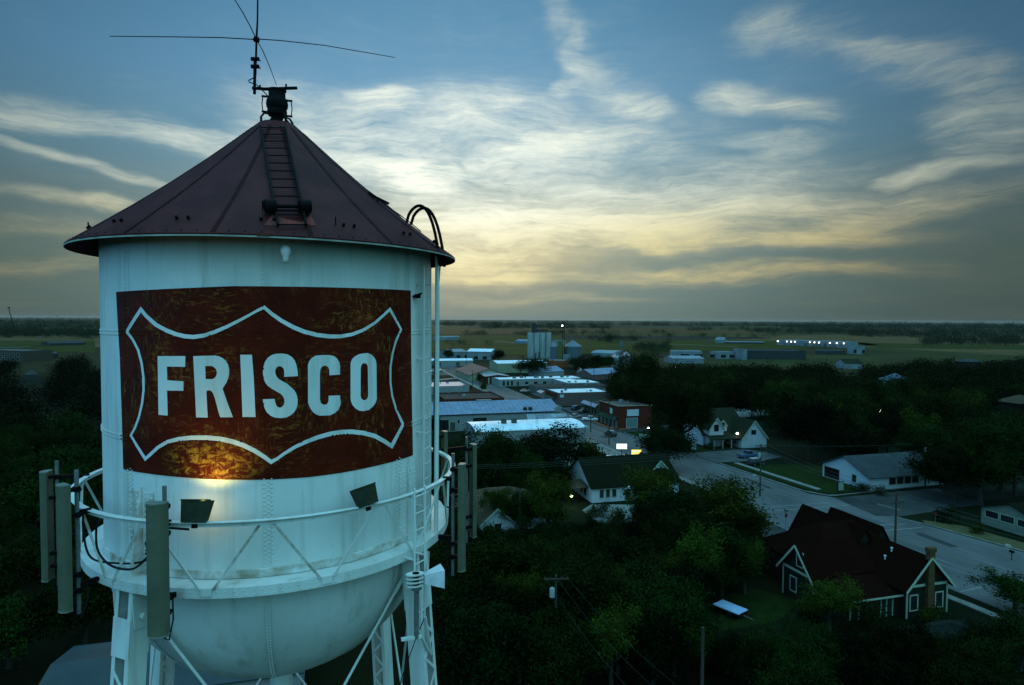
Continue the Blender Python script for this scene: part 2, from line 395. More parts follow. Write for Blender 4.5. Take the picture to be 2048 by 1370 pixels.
for a in SEAM_A:
    b.lathe([(R+.0035, ZF+.02), (R+.0035, ZT)], n=2, a0=a-.022, a1=a+.022 if True else 0)
b.build('lap_seams', WHITE2, tank, True)
path = []
for a in SEAM_A:
    for i in range(60):
        e = rad(4+i*1.42); p = Vector((R*math.cos(e)*math.sin(a), -R*math.cos(e)*math.cos(a), ZB-BOWL*math.sin(e)))
        nn = Vector((math.sin(a)*math.cos(e), -math.cos(a)*math.cos(e), -math.sin(e)))
        s_ = max(.02, math.cos(e))
        for off in ((-.022, .022)):
            aa = a + off/(R*s_)
            p = Vector((R*math.cos(e)*math.sin(aa), -R*math.cos(e)*math.cos(aa), ZB-BOWL*math.sin(e))) + nn*.006
            path.append((p, nn))
tag(rivets(path, .014).build('bowl_rivets', WHITE2, bowl, fix=False), kind='stuff')
b = MB()
for a in SEAM_A:
    w = .05; L1 = []; L2 = []
    for i in range(30):
        e = rad(1+i*3.0); s_ = max(.03, math.cos(e)); k = 1.0025
        L1.append(Vector((R*k*math.cos(e)*math.sin(a-w/(R*s_)), -R*k*math.cos(e)*math.cos(a-w/(R*s_)), ZB-BOWL*k*math.sin(e))))
        L2.append(Vector((R*k*math.cos(e)*math.sin(a+w/(R*s_)), -R*k*math.cos(e)*math.cos(a+w/(R*s_)), ZB-BOWL*k*math.sin(e))))
    for i in range(29): b.add([L1[i], L2[i], L2[i+1], L1[i+1]], [(0, 1, 2, 3)])
b.build('bowl_seams', WHITE2, bowl, True)

# painted sign traced on the shell
def shape_on_tank(polys, off, mm, name, parent, step=.16):
    """polys: list of loops in photo pixels (even-odd filled), wrapped on the cylinder wall"""
    P2 = []; E = []
    for lp in polys:
        q = []
        for (x, y) in lp: q.append(cyl(x, y))
        q = [Vector((a*R, z)) for a, z in q]; dq = []
        for i in range(len(q)):
            a, c = q[i], q[(i+1) % len(q)]; n = max(1, int((c-a).length/step))
            for k in range(n): dq.append(a+(c-a)*k/n)
        o = len(P2); P2 += dq; E += [(o+i, o+(i+1) % len(dq)) for i in range(len(dq))]
    loops = []; i0 = 0
    segs = [(P2[i], P2[j]) for i, j in E]
    def inside(p):
        c = False
        for a, d in segs:
            if (a.y > p.y) != (d.y > p.y) and p.x < (d.x-a.x)*(p.y-a.y)/(d.y-a.y)+a.x: c = not c
        return c
    xs = [p.x for p in P2]; ys = [p.y for p in P2]; pts = list(P2)
    x = min(xs)
    while x < max(xs):
        y = min(ys)
        while y < max(ys):
            p = Vector((x+.013, y+.017))
            if inside(p): pts.append(p)
            y += .22
        x += .16
    r = geometry.delaunay_2d_cdt(pts, E, [], 0, 1e-5)
    vv, ff = r[0], r[2]; b = MB()
    b.v = [tuple(onc(p.x/R, p.y, R+off)) for p in vv]
    for f in ff:
        c = sum((vv[i] for i in f), Vector((0, 0)))/len(f)
        if inside(c): b.f.append(tuple(f))
    return b.build(name, mm, parent, True)
def Zm(x0, y0, sc, pts): return [(x0+x*sc, y0+y*sc) for x, y in pts]
sA = lambda pts: Zm(180, 450, 1/2.635, pts)
rect = sA([(140, 353), (330, 341), (540, 331), (760, 322), (1000, 324), (1250, 328), (1480, 335), (1688, 345), (1690, 600), (1694, 900), (1700, 1212), (1600, 1245), (1490, 1272), (1330, 1304), (1150, 1328), (960, 1340), (780, 1342), (600, 1337), (450, 1325), (300, 1308), (178, 1286), (170, 1000), (160, 700), (148, 500)])
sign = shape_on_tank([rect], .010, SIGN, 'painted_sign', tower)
def inpoly(lp, x, y):
    c = False
    for i in range(len(lp)):
        (x0, y0), (x1, y1) = lp[i-1], lp[i]
        if (y0 > y) != (y1 > y) and x < (x1-x0)*(y-y0)/(y1-y0)+x0: c = not c
    return c
# shield outline: centre line with width, in the zoomed tracing's pixels
segs_ = [
 ([(272, 445), (300, 480), (350, 525), (400, 553), (450, 573), (500, 586), (545, 590), (600, 583), (660, 563), (720, 537), (780, 507), (840, 475), (880, 452), (919, 434)], 13, 22),
 ([(919, 434), (960, 470), (1010, 505), (1070, 538), (1130, 563), (1200, 580), (1260, 587), (1320, 587), (1380, 576), (1440, 553), (1500, 515), (1545, 475), (1578, 444)], 22, 13),
 ([(1578, 444), (1637, 551)], 14, 14), ([(1637, 551), (1610, 610), (1591, 680), (1581, 750), (1581, 830), (1590, 900), (1612, 975), (1647, 1050)], 10, 10), ([(1647, 1050), (1587, 1165)], 14, 15),
 ([(1587, 1165), (1550, 1140), (1500, 1112), (1440, 1096), (1380, 1089), (1320, 1091), (1260, 1101), (1200, 1118), (1140, 1141), (1080, 1169), (1020, 1206), (985, 1232), (955, 1248)], 13, 25),
 ([(955, 1248), (920, 1222), (870, 1190), (810, 1160), (750, 1140), (690, 1127), (620, 1120), (540, 1120), (470, 1127), (410, 1142), (360, 1172), (325, 1205), (295, 1232)], 27, 16),
 ([(295, 1232), (219, 1108)], 15, 15), ([(219, 1108), (240, 1070), (262, 1010), (278, 940), (286, 870), (285, 800), (276, 730), (258, 660), (230, 605), (198, 562)], 11, 13), ([(198, 562), (272, 445)], 15, 15)]
# smooth and turn into one closed ring of quads with mitred joints
cl, wd = [], []
for pts, w0, w1 in segs_:
    n = len(pts)
    mid = 22 if n > 10 else max(w0, w1)
    for i in range(n-1):
        f = i/(n-1); cl.append(Vector(pts[i])); wd.append((w0*(1-f)+w1*f) if n <= 10 else max(w0, w1)*.62+mid*.38*math.sin(PI*min(1, f*1.0+.15)))
def ringloops(cl, wd):
    n = len(cl); A, B = [], []
    for i in range(n):
        p = cl[i]; d1 = (p-cl[i-1]).normalized(); d2 = (cl[(i+1) % n]-p).normalized()
        n1 = Vector((-d1.y, d1.x)); n2 = Vector((-d2.y, d2.x)); m_ = (n1+n2).normalized(); k = 1/max(.42, m_.dot(n1))
        A.append(p+m_*wd[i]/2*k); B.append(p-m_*wd[i]/2*k)
    return A, B
A_, B_ = ringloops(cl, wd)
shape_on_tank([sA([(p.x, p.y) for p in A_]), sA([(p.x, p.y) for p in B_])], .0135, WHITE, 'shield_outline', sign)
z1 = lambda pts: Zm(300, 690, .1171875, pts)
z2 = lambda pts: Zm(520, 690, .1171875, pts)
LET = [[z1([(140, 188), (612, 188), (608, 372), (298, 366), (305, 600), (580, 618), (578, 780), (300, 775), (312, 1202), (155, 1190)])],
 [z1([(745, 190), (900, 184), (1120, 180), (1190, 195), (1250, 225), (1300, 270), (1335, 330), (1355, 400), (1355, 490), (1340, 560), (1310, 640), (1270, 700), (1243, 740), (1262, 800), (1340, 1020), (1420, 1230), (1205, 1232), (1185, 1180), (1145, 1030), (1110, 900), (1085, 830), (1060, 790), (1030, 773), (985, 773), (968, 795), (980, 1020), (992, 1236), (795, 1233), (770, 700)]),
  z1([(948, 358), (1040, 355), (1090, 370), (1130, 410), (1148, 460), (1140, 520), (1110, 560), (1070, 582), (955, 580)])],
 [z1([(1543, 165), (1742, 165), (1775, 600), (1803, 1228), (1582, 1225), (1560, 600)])],
 [z2([(645, 530), (415, 542), (413, 440), (400, 400), (370, 370), (330, 360), (290, 375), (262, 420), (260, 470), (280, 530), (320, 580), (380, 615), (450, 655), (520, 708), (590, 780), (625, 850), (640, 920), (640, 1010), (620, 1080), (580, 1150), (520, 1200), (450, 1235), (360, 1245), (270, 1240), (190, 1210), (120, 1150), (80, 1080), (60, 1000), (50, 925), (250, 917), (262, 985), (285, 1040), (320, 1065), (360, 1065), (400, 1030), (418, 985), (415, 930), (390, 870), (350, 830), (290, 795), (210, 750), (140, 700), (90, 640), (60, 560), (52, 470), (60, 370), (85, 290), (130, 220), (200, 170), (280, 148), (380, 145), (470, 160), (540, 200), (590, 260), (620, 340), (638, 430)])],
 [z2([(1362, 503), (1180, 517), (1178, 430), (1165, 385), (1135, 358), (1100, 350), (1055, 365), (1030, 410), (1020, 470), (1020, 930), (1035, 985), (1070, 1015), (1110, 1018), (1145, 1000), (1165, 960), (1168, 865), (1360, 857), (1366, 925), (1376, 970), (1368, 1025), (1335, 1100), (1280, 1155), (1195, 1198), (1010, 1205), (940, 1175), (880, 1120), (840, 1045), (818, 985), (815, 340), (835, 280), (880, 220), (950, 180), (1050, 172), (1180, 170), (1260, 190), (1310, 230), (1350, 290), (1362, 360)])],
 [z2([(1540, 310), (1560, 250), (1610, 195), (1680, 158), (1740, 145), (1830, 137), (1890, 160), (1940, 210), (1970, 260), (1980, 330), (1985, 920), (1965, 985), (1920, 1050), (1850, 1108), (1760, 1127), (1690, 1120), (1620, 1080), (1570, 1020), (1545, 950), (1540, 900)]),
  z2([(1712, 400), (1720, 350), (1745, 315), (1775, 308), (1810, 320), (1830, 360), (1835, 500), (1840, 860), (1825, 910), (1795, 938), (1760, 940), (1725, 915), (1710, 870)])]]
for lp in LET: shape_on_tank(lp, .0135, WHITE, 'letter', sign, .1)

OUTL = [sA([(p.x, p.y) for p in A_]), sA([(p.x, p.y) for p in B_])]
def on_white(p):
    x, y = P(TM @ p); return inpoly(OUTL[0], x, y) != inpoly(OUTL[1], x, y) or any(inpoly(l[0], x, y) for l in LET)
sign_rivets = [q for q in sign_rivets if not on_white(q[0])]
tag(rivets(sign_rivets).build('sign_rivets', SIGN, sign, fix=False), kind='stuff')
# roof: sixteen plates with lapped seams
RE, NR = 3.80, 16
A0 = cyl(529, 520)[0] + PI/NR*0
ZA = 39.12; rn = .38
b = MB(); NS = NR*6
rprof = [(RE+.0, ZE-.05), (RE, ZE)] + [(RE+(rn-RE)*f, ZE+(ZA-ZE)*(f + .035*math.sin(f*PI)*-1 + .0)) for f in (.12, .3, .5, .7, .85, 1)]
b.lathe(rprof, n=NS, a0=A0, a1=A0+2*PI)
b.lathe([(RE-.005, ZE-.05), (R-.02, ZE+.36)], n=NS)
roof = b.build('roof', PLUM, tower, True)
def rofz(r):
    f = (r-RE)/(rn-RE); return ZE+(ZA-ZE)*(f-.035*math.sin(f*PI))
b = MB(); path = []
rnrm = Vector((math.sin(math.atan2(ZA-ZE, RE-rn)), 0, math.cos(math.atan2(ZA-ZE, RE-rn))))
def rn_at(a): return Vector((math.sin(a)*rnrm.x, -math.cos(a)*rnrm.x, rnrm.z))
for k in range(NR):
    a = A0+(k+.5)*2*PI/NR; b = MB()
    for i in range(12):
        r0, r1 = RE-.02-(RE-.02-.55)*i/12, RE-.02-(RE-.02-.55)*(i+1)/12
        b.bar(onc(a, rofz(r0)+.006, r0), onc(a, rofz(r1)+.004, r1), .045, .008, onc(a, 0, 1))
    for i in range(48):
        r = RE-.05-(RE-.6)*i/48; path.append((onc(a+.045/r, rofz(r)+.004, r), rn_at(a)))
    b.build('roof_seam', PLUMD, roof)
for k in range(96):
    a = A0+k*2*PI/96; path.append((onc(a, rofz(RE-.06)+.003, RE-.06), rn_at(a)))
tag(rivets(path, .017, 6, .014).build('roof_rivets', PLUMD, roof, fix=False), kind='stuff')
# light rim strip under the plates
b = MB(); b.lathe([(RE+.004, ZE-.052), (RE+.006, ZE-.026)], n=NS)
b.build('eave_rim', mat('pale_rim_paint', (.30, .34, .28), .6), roof, True)
# pairs of bolt brackets on the roof
for k in range(NR):
    a = A0+k*2*PI/NR + .02
    for d in (-.035, .035):
        b = MB(); r = 3.42; p = onc(a+d/1.2, rofz(r)+.0, r); n_ = rn_at(a); b.tube([p, p+n_*.05], .028, 6); b.build('roof_bolt', BLACK, roof)
    if k % 3 == 1: b = MB(); p = onc(a-.07, rofz(3.42), 3.42); b.bar(p, p+Vector((0, 0, .14)), .025, .02); b.build('roof_cleat', BLACK, roof)

# finial: vent drum, collar, brackets
cx = Vector((0, 0, 0))
b = MB()
b.lathe([(.42, 39.02), (.40, 39.14), (.30, 39.17), (.20, 39.20), (.15, 39.24), (.13, 39.28)], n=24)
b.lathe([(.13, 39.26), (.15, 39.36), (.21, 39.40), (.235, 39.46), (.235, 39.56), (.225, 39.60), (.25, 39.66), (.262, 39.76), (.25, 39.87), (.215, 39.95), (.20, 39.99), (.20, 40.17), (.225, 40.18), (.225, 40.215), (0, 40.225)], n=24)
fin = b.build('roof_vent', BLACK, tower, True)
b = MB()
for a in (.5, 2.0, 3.6, 5.1):
    b = MB(); p = onc(a, 0, 1); b.tube([p*.22+Vector((0, 0, 39.42)), p*.33+Vector((0, 0, 39.40)), p*.40+Vector((0, 0, 39.28)), p*.40+Vector((0, 0, 39.12))], .028, 6); b.build('vent_leg', BLACK, fin)
for sgn, zz in ((-1, (39.48, 39.95)), (1, (39.42, 39.90))):
    b = MB()
    for z in zz: b.bar((sgn*.15, -.05, z), (sgn*.36, -.05, z), .05, .05)
    b.tube([(sgn*.33, -.05, zz[0]), (sgn*.35, -.05, (zz[0]+zz[1])/2), (sgn*.33, -.05, zz[1])], .014, 6); b.build('vent_bracket', BLACK, fin)

for o_ in [fin]+[c for c in bpy.data.objects if c.parent == fin]:
    for v_ in o_.data.vertices:
        if v_.co.z > 39.14: v_.co.z = 39.14+(v_.co.z-39.14)*.68
        v_.co.x *= .86; v_.co.y *= .86
# roof ladder and roller
b = MB()
def rp(px, py, lift=.05):
    """roof surface point seen at a pixel, lifted off the plates"""
    d = tray(px, py); t = 8.0
    for i in range(900):
        p = CL+d*t; r = math.hypot(p.x, p.y)
        if r < RE and p.z < rofz(max(r, rn)): break
        t += .01
    return p + rn_at(math.atan2(p.x, -p.y))*lift
lt, lb, rt_, rb_ = rp(522, 258), rp(556, 455), rp(569, 258), rp(612, 455)
b.bar(lt, lb, .035, .05); b.bar(rt_, rb_, .035, .05)
lad = b.build('roof_ladder', BLACK, tower)
for i in range(13):
    f = i/12*.985+.012; MB().tube([lt.lerp(lb, f), rt_.lerp(rb_, f)], .013, 5).build('rung', BLACK, lad)
b = MB(); c1, c2 = rp(541, 426, .13), rp(609, 426, .13); ax = (c2-c1).normalized()
b.tube([c1-ax*.05, c2+ax*.05], .035, 8)
b.tube([c1+Vector((0, 0, -.07)), c2+Vector((0, 0, -.07))], .02, 6)
for c in (c1, c2):
    b.tube([c-ax*.10, c-ax*.085, c+ax*.085, c+ax*.10], [.07, .115, .115, .07], 18)
    for k in range(6):
        a = k*PI/3; e = Vector((0, math.cos(a), math.sin(a))); b.bar(c-ax*.12+e*.02, c-ax*.12+e*.10, .02, .02)
b.build('roof_roller', BLACK, tower, True)
b = MB()
q = [rp(528, 452, .012), rp(632, 452, .012), rp(622, 430, .012), rp(604, 446, .012), rp(575, 440, .012), rp(545, 430, .012)]
b.poly([q[0], q[1], q[2], q[3], q[4], q[5]]); 
b.build('rust_patch', RED, roof)
b = MB(); p0, p1 = rp(514, 470, .015), rp(540, 470, .015); b.bar(p0, p1, .05, .05); b.build('loose_flake', RED, roof)

# hoops and ladder over the eave at the right
HA = cyl(836, 520, R)[0]
b = MB()
hoop_px = [[(797, 437), (806, 424), (822, 414), (838, 416), (845, 432), (841, 463)], [(812, 449), (820, 436), (829, 420), (843, 413), (853, 424), (858, 447), (856, 470)]]
for off in (0, 1):
    a = HA+.02+off*.085; pts = []
    for k in range(15):
        f = k/14; rr = 3.42-.44+.72*f
        zz = rofz(min(rr, RE)) + .02 + .62*math.sin(PI*f)**.62*(.82+.25*f)
        pts.append(onc(a, zz-(.35*f**6), rr))
    b.tube(pts, .032, 8); b.build('grab_hoop', BLACK, tower, True)
b = MB()
for a in (HA-.02, HA+.09):
    b.bar(onc(a, ZT-.1, R+.16), onc(a, ZF, R+.16), .055, .02, onc(a, 0, 1))
    for z in (35.7, 34.2, 32.7, 31.2): b.bar(onc(a, z, R), onc(a, z, R+.16), .05, .02)
wl = b.build('wall_ladder', WHITE2, tower)
z = ZF+.2
while z < ZT-.1: MB().tube([onc(HA-.02, z, R+.16), onc(HA+.09, z, R+.16)], .012, 5).build('rung', WHITE2, wl); z += .31
# stand-off conduit pipes at the right edge, from eave to balcony
PA = cyl(868, 560, 3.55)[0]
b = MB(); pa = PA
b.tube([onc(pa, ZE-.05, 3.62), onc(pa, 33.9, 3.62), onc(pa, ZF, 3.60)], .045, 10)
b.build('downpipe', WHITE2, tower, True)
b = MB(); a = HA+.17; b.tube([onc(a, ZE-.05, R+.3), onc(a-.005, 35.2, R+.22), onc(a-.02, 34, R+.19), onc(a-.02, 32, R+.17), onc(a-.015, 31.2, R+.2)], .018, 6); b.build('tank_cable', CABLE, tower)
b = MB(); a = HA-.06; b.box(-.05, .05, -.08, 0, -.04, .04)
c_ = onc(a, 35.45, R+.05); b.v = [tuple(Matrix.Rotation(a, 3, 'Z') @ Vector(v) + c_) for v in b.v]; b.tube([c_+Vector((-.1, 0, -.02)), c_+Vector((.12, 0, .06))], .02, 5)
b.build('cable_clamp', BLACK, tower)

# balcony
b = MB(); RI, RO = R+.01, 3.64
b.lathe([(RI, ZF), (RO, ZF), (RO, ZF-.02), (RO, ZF-.17), (RO-.02, ZF-.17), (RO-.02, ZF-.03), (RI, ZF-.03)], n=96)
b.lathe([(RO+.0, ZF-.165), (RO-.07, ZF-.175)], n=96)
bal = b.build('balcony', RUSTY if False else WHITE2, tower, True)
b = MB(); path = []
for k in range(160):
    a = 2*PI*k/160; path.append((onc(a, ZF-.06, RO+.002), onc(a, 0, 1))); path.append((onc(a+.01, ZF-.13, RO+.002), onc(a, 0, 1)))
    path.append((onc(a, ZF+.06, R+.004), onc(a, 0, 1))); path.append((onc(a+.02, ZF+.11, R+.004), onc(a, 0, 1)))
tag(rivets(path, .014).build('rivets', WHITE2, bal, fix=False), kind='stuff')
b = MB(); b.lathe([(R+.002, ZF+.15), (R+.022, ZF+.145), (R+.024, ZF+.012), (R+.002, ZF+.012)], n=128); b.build('base_angle', RUSTY, bal, True)
b = MB(); RR = 3.76
b.lathe([(RR-.01, ZR-.075), (RR-.01, ZR+.01), (RR+.05, ZR+.01), (RR+.05, ZR+.0), (RR-.0, ZR-.0), (RR-.0, ZR-.075), (RR-.01, ZR-.075)], n=96)
b.lathe([(RR-.055, ZR+.012), (RR+.055, ZR+.012)], n=96); b.lathe([(RR-.055, ZR+.004), (RR+.055, ZR+.004)], n=96)
rail = b.build('handrail', WHITE2, tower, True)
NT = 12; at0 = cyl(533, 1046, RR)[0]
for k in range(NT):
    a = at0+2*PI*k/NT; am = a+PI/NT
    for q_ in (-1, 1):
        b = MB(); b.bar(onc(a+.02*q_, ZR-.03, RR-.02), onc(a+q_*(PI/NT-.03), ZF-.02, RO+.015), .045, .012, onc(a, 0, 1))
        b.bar(onc(a+.02*q_, ZR-.03, RR-.03), onc(a+q_*(PI/NT-.03), ZF-.02, RO+.0), .01, .04, onc(a, 0, 1))
        b.build('lattice_bar', WHITE2 if k % 2 else RUSTY if k % 5 == 0 else WHITE2, rail)
for k in range(NT):
    a = at0+2*PI*k/NT
    for q_, rr, zz in ((0, RR-.012, ZR-.06), (PI/NT, RO+.012, ZF-.06)):
        b = MB(); p = onc(a+q_, zz, rr); t_ = onc(a+q_+PI/2, 0, 1); b.bar(p-t_*.09, p+t_*.09, .012, .13); b.build('gusset', WHITE2, rail)

# legs
LA = [-PI/4+.03, PI/4+.03, 3*PI/4+.03, -3*PI/4+.03]
BAT = .085
def legc(a, z): return onc(a, z, 3.42+(30.45-z)*BAT)
LW, LD = .40, .34
ZPL = cyl(275, 982)[1]
for a in LA:
    out = onc(a, 0, 1); tan = onc(a+PI/2, 0, 1); d = (legc(a, 0)-legc(a, 30)).normalized(); on = (out - d*out.dot(d)).normalized()
    b = MB()
    for s_ in (-1, 1):   # solid side plates (channels) with inturned flanges
        top = legc(a, 30.42)+tan*s_*LW/2; bot = legc(a, .3)+tan*s_*LW/2
        b.bar(top, bot, .018, LD, on)
        for q_ in (-1, 1): b.bar(top+on*q_*LD/2-tan*s_*.04, bot+on*q_*LD/2-tan*s_*.04, .08, .014, on)
    leg = b.build('leg', WHITE2, tower)
    z = 29.1; i = 0
    for q_ in (-1, 1):
        b = MB(); c = legc(a, 29.55)+on*q_*(LD/2+.012); b.bar(legc(a, 29.95)+on*q_*(LD/2+.012), legc(a, 29.3)+on*q_*(LD/2+.012), LW+.02, .012, on); b.build('splice_plate', WHITE2, leg)
    b = MB()
    while z > 1:
        for q_ in (-1, 1):
            p0 = legc(a, z)+on*q_*(LD/2+.014)+tan*(.17 if i % 2 else -.17); p1 = legc(a, z-.36)+on*q_*(LD/2+.014)+tan*(-.17 if i % 2 else .17)
            b.bar(p0, p1, .055, .012, on)
        z -= .36; i += 1
    tag(b.build('lacing', WHITE2, leg), kind='stuff')
    b = MB()   # wall plates carrying the leg up the shell
    for s_, w in ((-1, .22), (1, .22)):
        aa = a+s_*.055
        b.lathe([(R+.008, ZF+.02), (R+.014, ZF+.03), (R+.014, ZPL), (R+.008, ZPL+.01)], n=3, a0=aa-w/2/R, a1=aa+w/2/R)
    p0, p1 = onc(a-.0, ZF+.0, R+.20), onc(a+.0, ZF+1.55, R+.015)
    b.prism([(0, 0), (.24, 0), (.02, 1.5), (0, 1.5)], 'y', -.02, .02)
    o = len(b.v)-8
    mm = Matrix.Rotation(a-PI/2, 3, 'Z')
    for i in range(o, len(b.v)):
        v = Vector(b.v[i]); b.v[i] = tuple(mm @ Vector((v.x+R, v.y, 0)) + Vector((0, 0, v.z+ZF)))
    b.build('wall_plate', RUSTY if a < 0 else WHITE2, leg)
    path = []
    for s_ in (-1, 1):
        for dd in (-.022, .022):
            for i in range(int((ZPL-ZF-.1)/.1)): path.append((onc(a+s_*.055+dd, ZF+.12+i*.1, R+.014), onc(a, 0, 1)))
    tag(rivets(path, .02, 6, .018).build('rivets', WHITE2, leg, fix=False), kind='stuff')
    b = MB()   # knuckle with pin under the balcony
    c = legc(a, 30.05)-tan*0+on*(.02)
    for s_ in (-1, 1):
        b = MB(); cc = legc(a, 29.98)+tan*s_*(LW/2+.03)
        b.prism([(-.14, -.2), (.14, -.2), (.17, .35), (-.17, .35)], 'y', -.012, .012); o = len(b.v)-8
        for i in range(o, len(b.v)):
            v = Vector(b.v[i]); b.v[i] = tuple(cc + on*v.x + tan*v.y + Vector((0, 0, v.z)))
        b.tube([cc-tan*s_*.05, cc+tan*s_*.09], .055, 10); b.build('knuckle', WHITE2, leg)
# struts and tie rods
for i in range(4):
    a, c = LA[i], LA[(i+1) % 4]
    for zt_, zb_ in ((29.95, 21.6), (21.6, 13.2)):
        for p, q in ((a, c), (c, a)):
            dirn = (legc(q, zb_)-legc(p, zt_)).normalized(); s0 = legc(p, zt_)+(legc(q, zt_)-legc(p, zt_)).normalized()*.24
            b = MB(); b.tube([s0, legc(q, zb_)], .026, 7); b.bar(s0, s0+dirn*.35, .05, .06); b.build('tie_rod', WHITE2, tower)
        b = MB(); b.bar(legc(a, zb_), legc(c, zb_), .2, .25); b.build('strut', WHITE2, tower)
b = MB(); b.lathe([(.235, ZB-BOWL+.1), (.235, .0)], n=24)
for z in range(2, 28, 3): b.lathe([(.235, z-.05), (.27, z-.04), (.27, z+.04), (.235, z+.05)], n=24)
b.build('riser_pipe', WHITE2, tower, True)
for a in LA:
    b = MB(); c = legc(a, .15); b.lathe([(.7, 0), (.7, .25), (.5, .4), (0, .4)], (c.x, c.y, -.1), 16); b.build('footing', mat('concrete', (.22, .22, .2), .9, .2, 2), tower)

# access ladder hanging outside the balcony at the right
def atR(px, py, r, far=False):
    a, z = cyl(px, py, r, far); return onc(a, z, r)
b = MB(); l0 = atR(829, 988, 3.86); r0_ = atR(853, 982, 3.90)
la, ra = math.atan2(l0.x, -l0.y), math.atan2(r0_.x, -r0_.y)
tl = onc(la, ZR+.12, 3.86); tr = onc(ra+.0, ZR+.12, 3.86)
bl = tl-Vector((0, 0, 2.55)); br = tr-Vector((0, 0, 2.55))
b.bar(tl, bl, .055, .03); b.bar(tr, br, .055, .03)
al = b.build('access_ladder', WHITE2, tower)
b = MB()
for i in range(8): MB().tube([tl.lerp(bl, (i+.5)/8), tr.lerp(br, (i+.5)/8)], .014, 5).build('rung', WHITE2, al)
for z in (ZF-.1, ZR-.02): b.build('ladder_bracket', WHITE2, al) if False else None; MB().bar(onc(la, z, RO), onc(la, z, 3.86), .05, .02).build('ladder_bracket', WHITE2, al); MB().bar(onc(ra, z, RO), onc(ra, z, 3.86), .05, .02).build('ladder_bracket', WHITE2, al)
b = MB(); b.bar(br, legc(LA[1], 28.4)+onc(LA[1], 0, .2), .06, .04); b.bar(bl, legc(LA[1], 28.4)+onc(LA[1], 0, .2), .05, .03); b.build('ladder_stay', WHITE2, al)
# second inner stub ladder / manhole door and cable bundle at the left
# ------------------------------------------------------------------ things fixed to the tower
GA = 'panel antennas round the tank balcony'
def wp(p): return TM @ Vector(p)
def panel(px, pt, pb, width_px, rr, label, polepx=None, far=False, off=.17, side=1, m=GREY):
    """tall radome: top and bottom pixel rows at column px, standing at radius rr from the tower axis"""
    a, zt = cyl(px, pt, rr, far); a2, zb = cyl(px, pb, rr, far)
    p = wp(onc(a, zt, rr)); dist = (p-Vector((0, 0, H))).dot(_w); w = width_px/F*dist; h = min(zt-zb, 2.6)
    root = empty('panel_antenna', (p.x, p.y, zt-h), 0, label, 'antenna', GA)
    outd = wp(onc(a, 0, rr)) - wp((0, 0, 0)); outd.z = 0; outd.normalize()
    ang = math.atan2(outd.y, outd.x)+PI/2
    root.rotation_euler = (0, 0, ang)      # local -Y points away from the tank
    b = MB(); pr = []
    for k in range(17):
        t_ = PI*k/16; pr.append((-w/2*math.cos(t_), -.42*w*math.sin(t_)-.02))
    pr += [(w/2, .035), (-w/2, .035)]
    b.prism(pr, 'z', .02, h-.02); rd = b.build('radome', m, root, True)
    for z0, z1 in ((0, .02), (h-.02, h)):
        b = MB(); b.prism([(x*1.03, y*1.03) for x, y in pr], 'z', z0, z1); b.build('end_cap', mat('end_cap', (.17, .19, .16), .5), root)
    b = MB(); b.tube([(side*off*.0, off, -.12), (0, off, h+.2)], .035, 10); b.build('mounting_pole', GALV, root, True)
    for z in (.28, .55, h-.55, h-.12):
        b = MB(); b.box(-.05, .05, .03, off, z-.03, z+.03); b.tube([(-.07, off, z), (.07, off, z)], .05, 8); b.build('bracket', BLACK, root)
    for z in (h*.38, h*.62):      # stand-offs back to the rail and the balcony
        pass
    b = MB(); dz = ZR-(zt-h); b.box(-.03, .03, off, max(off+.08, rr-RR+.02), dz-.04, dz+.04); b.build('rail_clamp', BLACK, root)
    b = MB(); dz = ZF-.1-(zt-h)
    if dz > .05: b.box(-.03, .03, off, max(off+.08, rr-RO+.02), dz-.04, dz+.04); b.build('balcony_clamp', BLACK, root)
    b = MB(); b.tube([(0, .1, .02), (0, .12, -.12), (.02, .2, -.2), (.03, .3, .1), (.03, off+.12, dz)], .014, 6); b.build('jumper_cable', CABLE, root, True)
    return root
panel(315, 1003, 1268, 41, 4.03, 'grey panel antenna standing in front of the white balcony, nearest and largest of the five')
panel(130, 968, 1217, 30, 4.12, 'lower of the two grey panel antennas at the left end of the balcony')
panel(95, 942, 1163, 27, 4.5, 'outermost grey panel antenna at the far left, its top slightly higher than its neighbour', far=True)
panel(922, 927, 1140, 19, 4.12, 'grey panel antenna at the right end of the balcony, the lower of the pair', far=False)
panel(945, 888, 1074, 17, 4.75, 'outermost grey panel antenna on the right, seen against the bushes', far=True)
panel(888, 862, 1040, 14, 3.95, 'thin panel antenna behind the right end of the balcony rail, partly hidden by the rail', far=True)

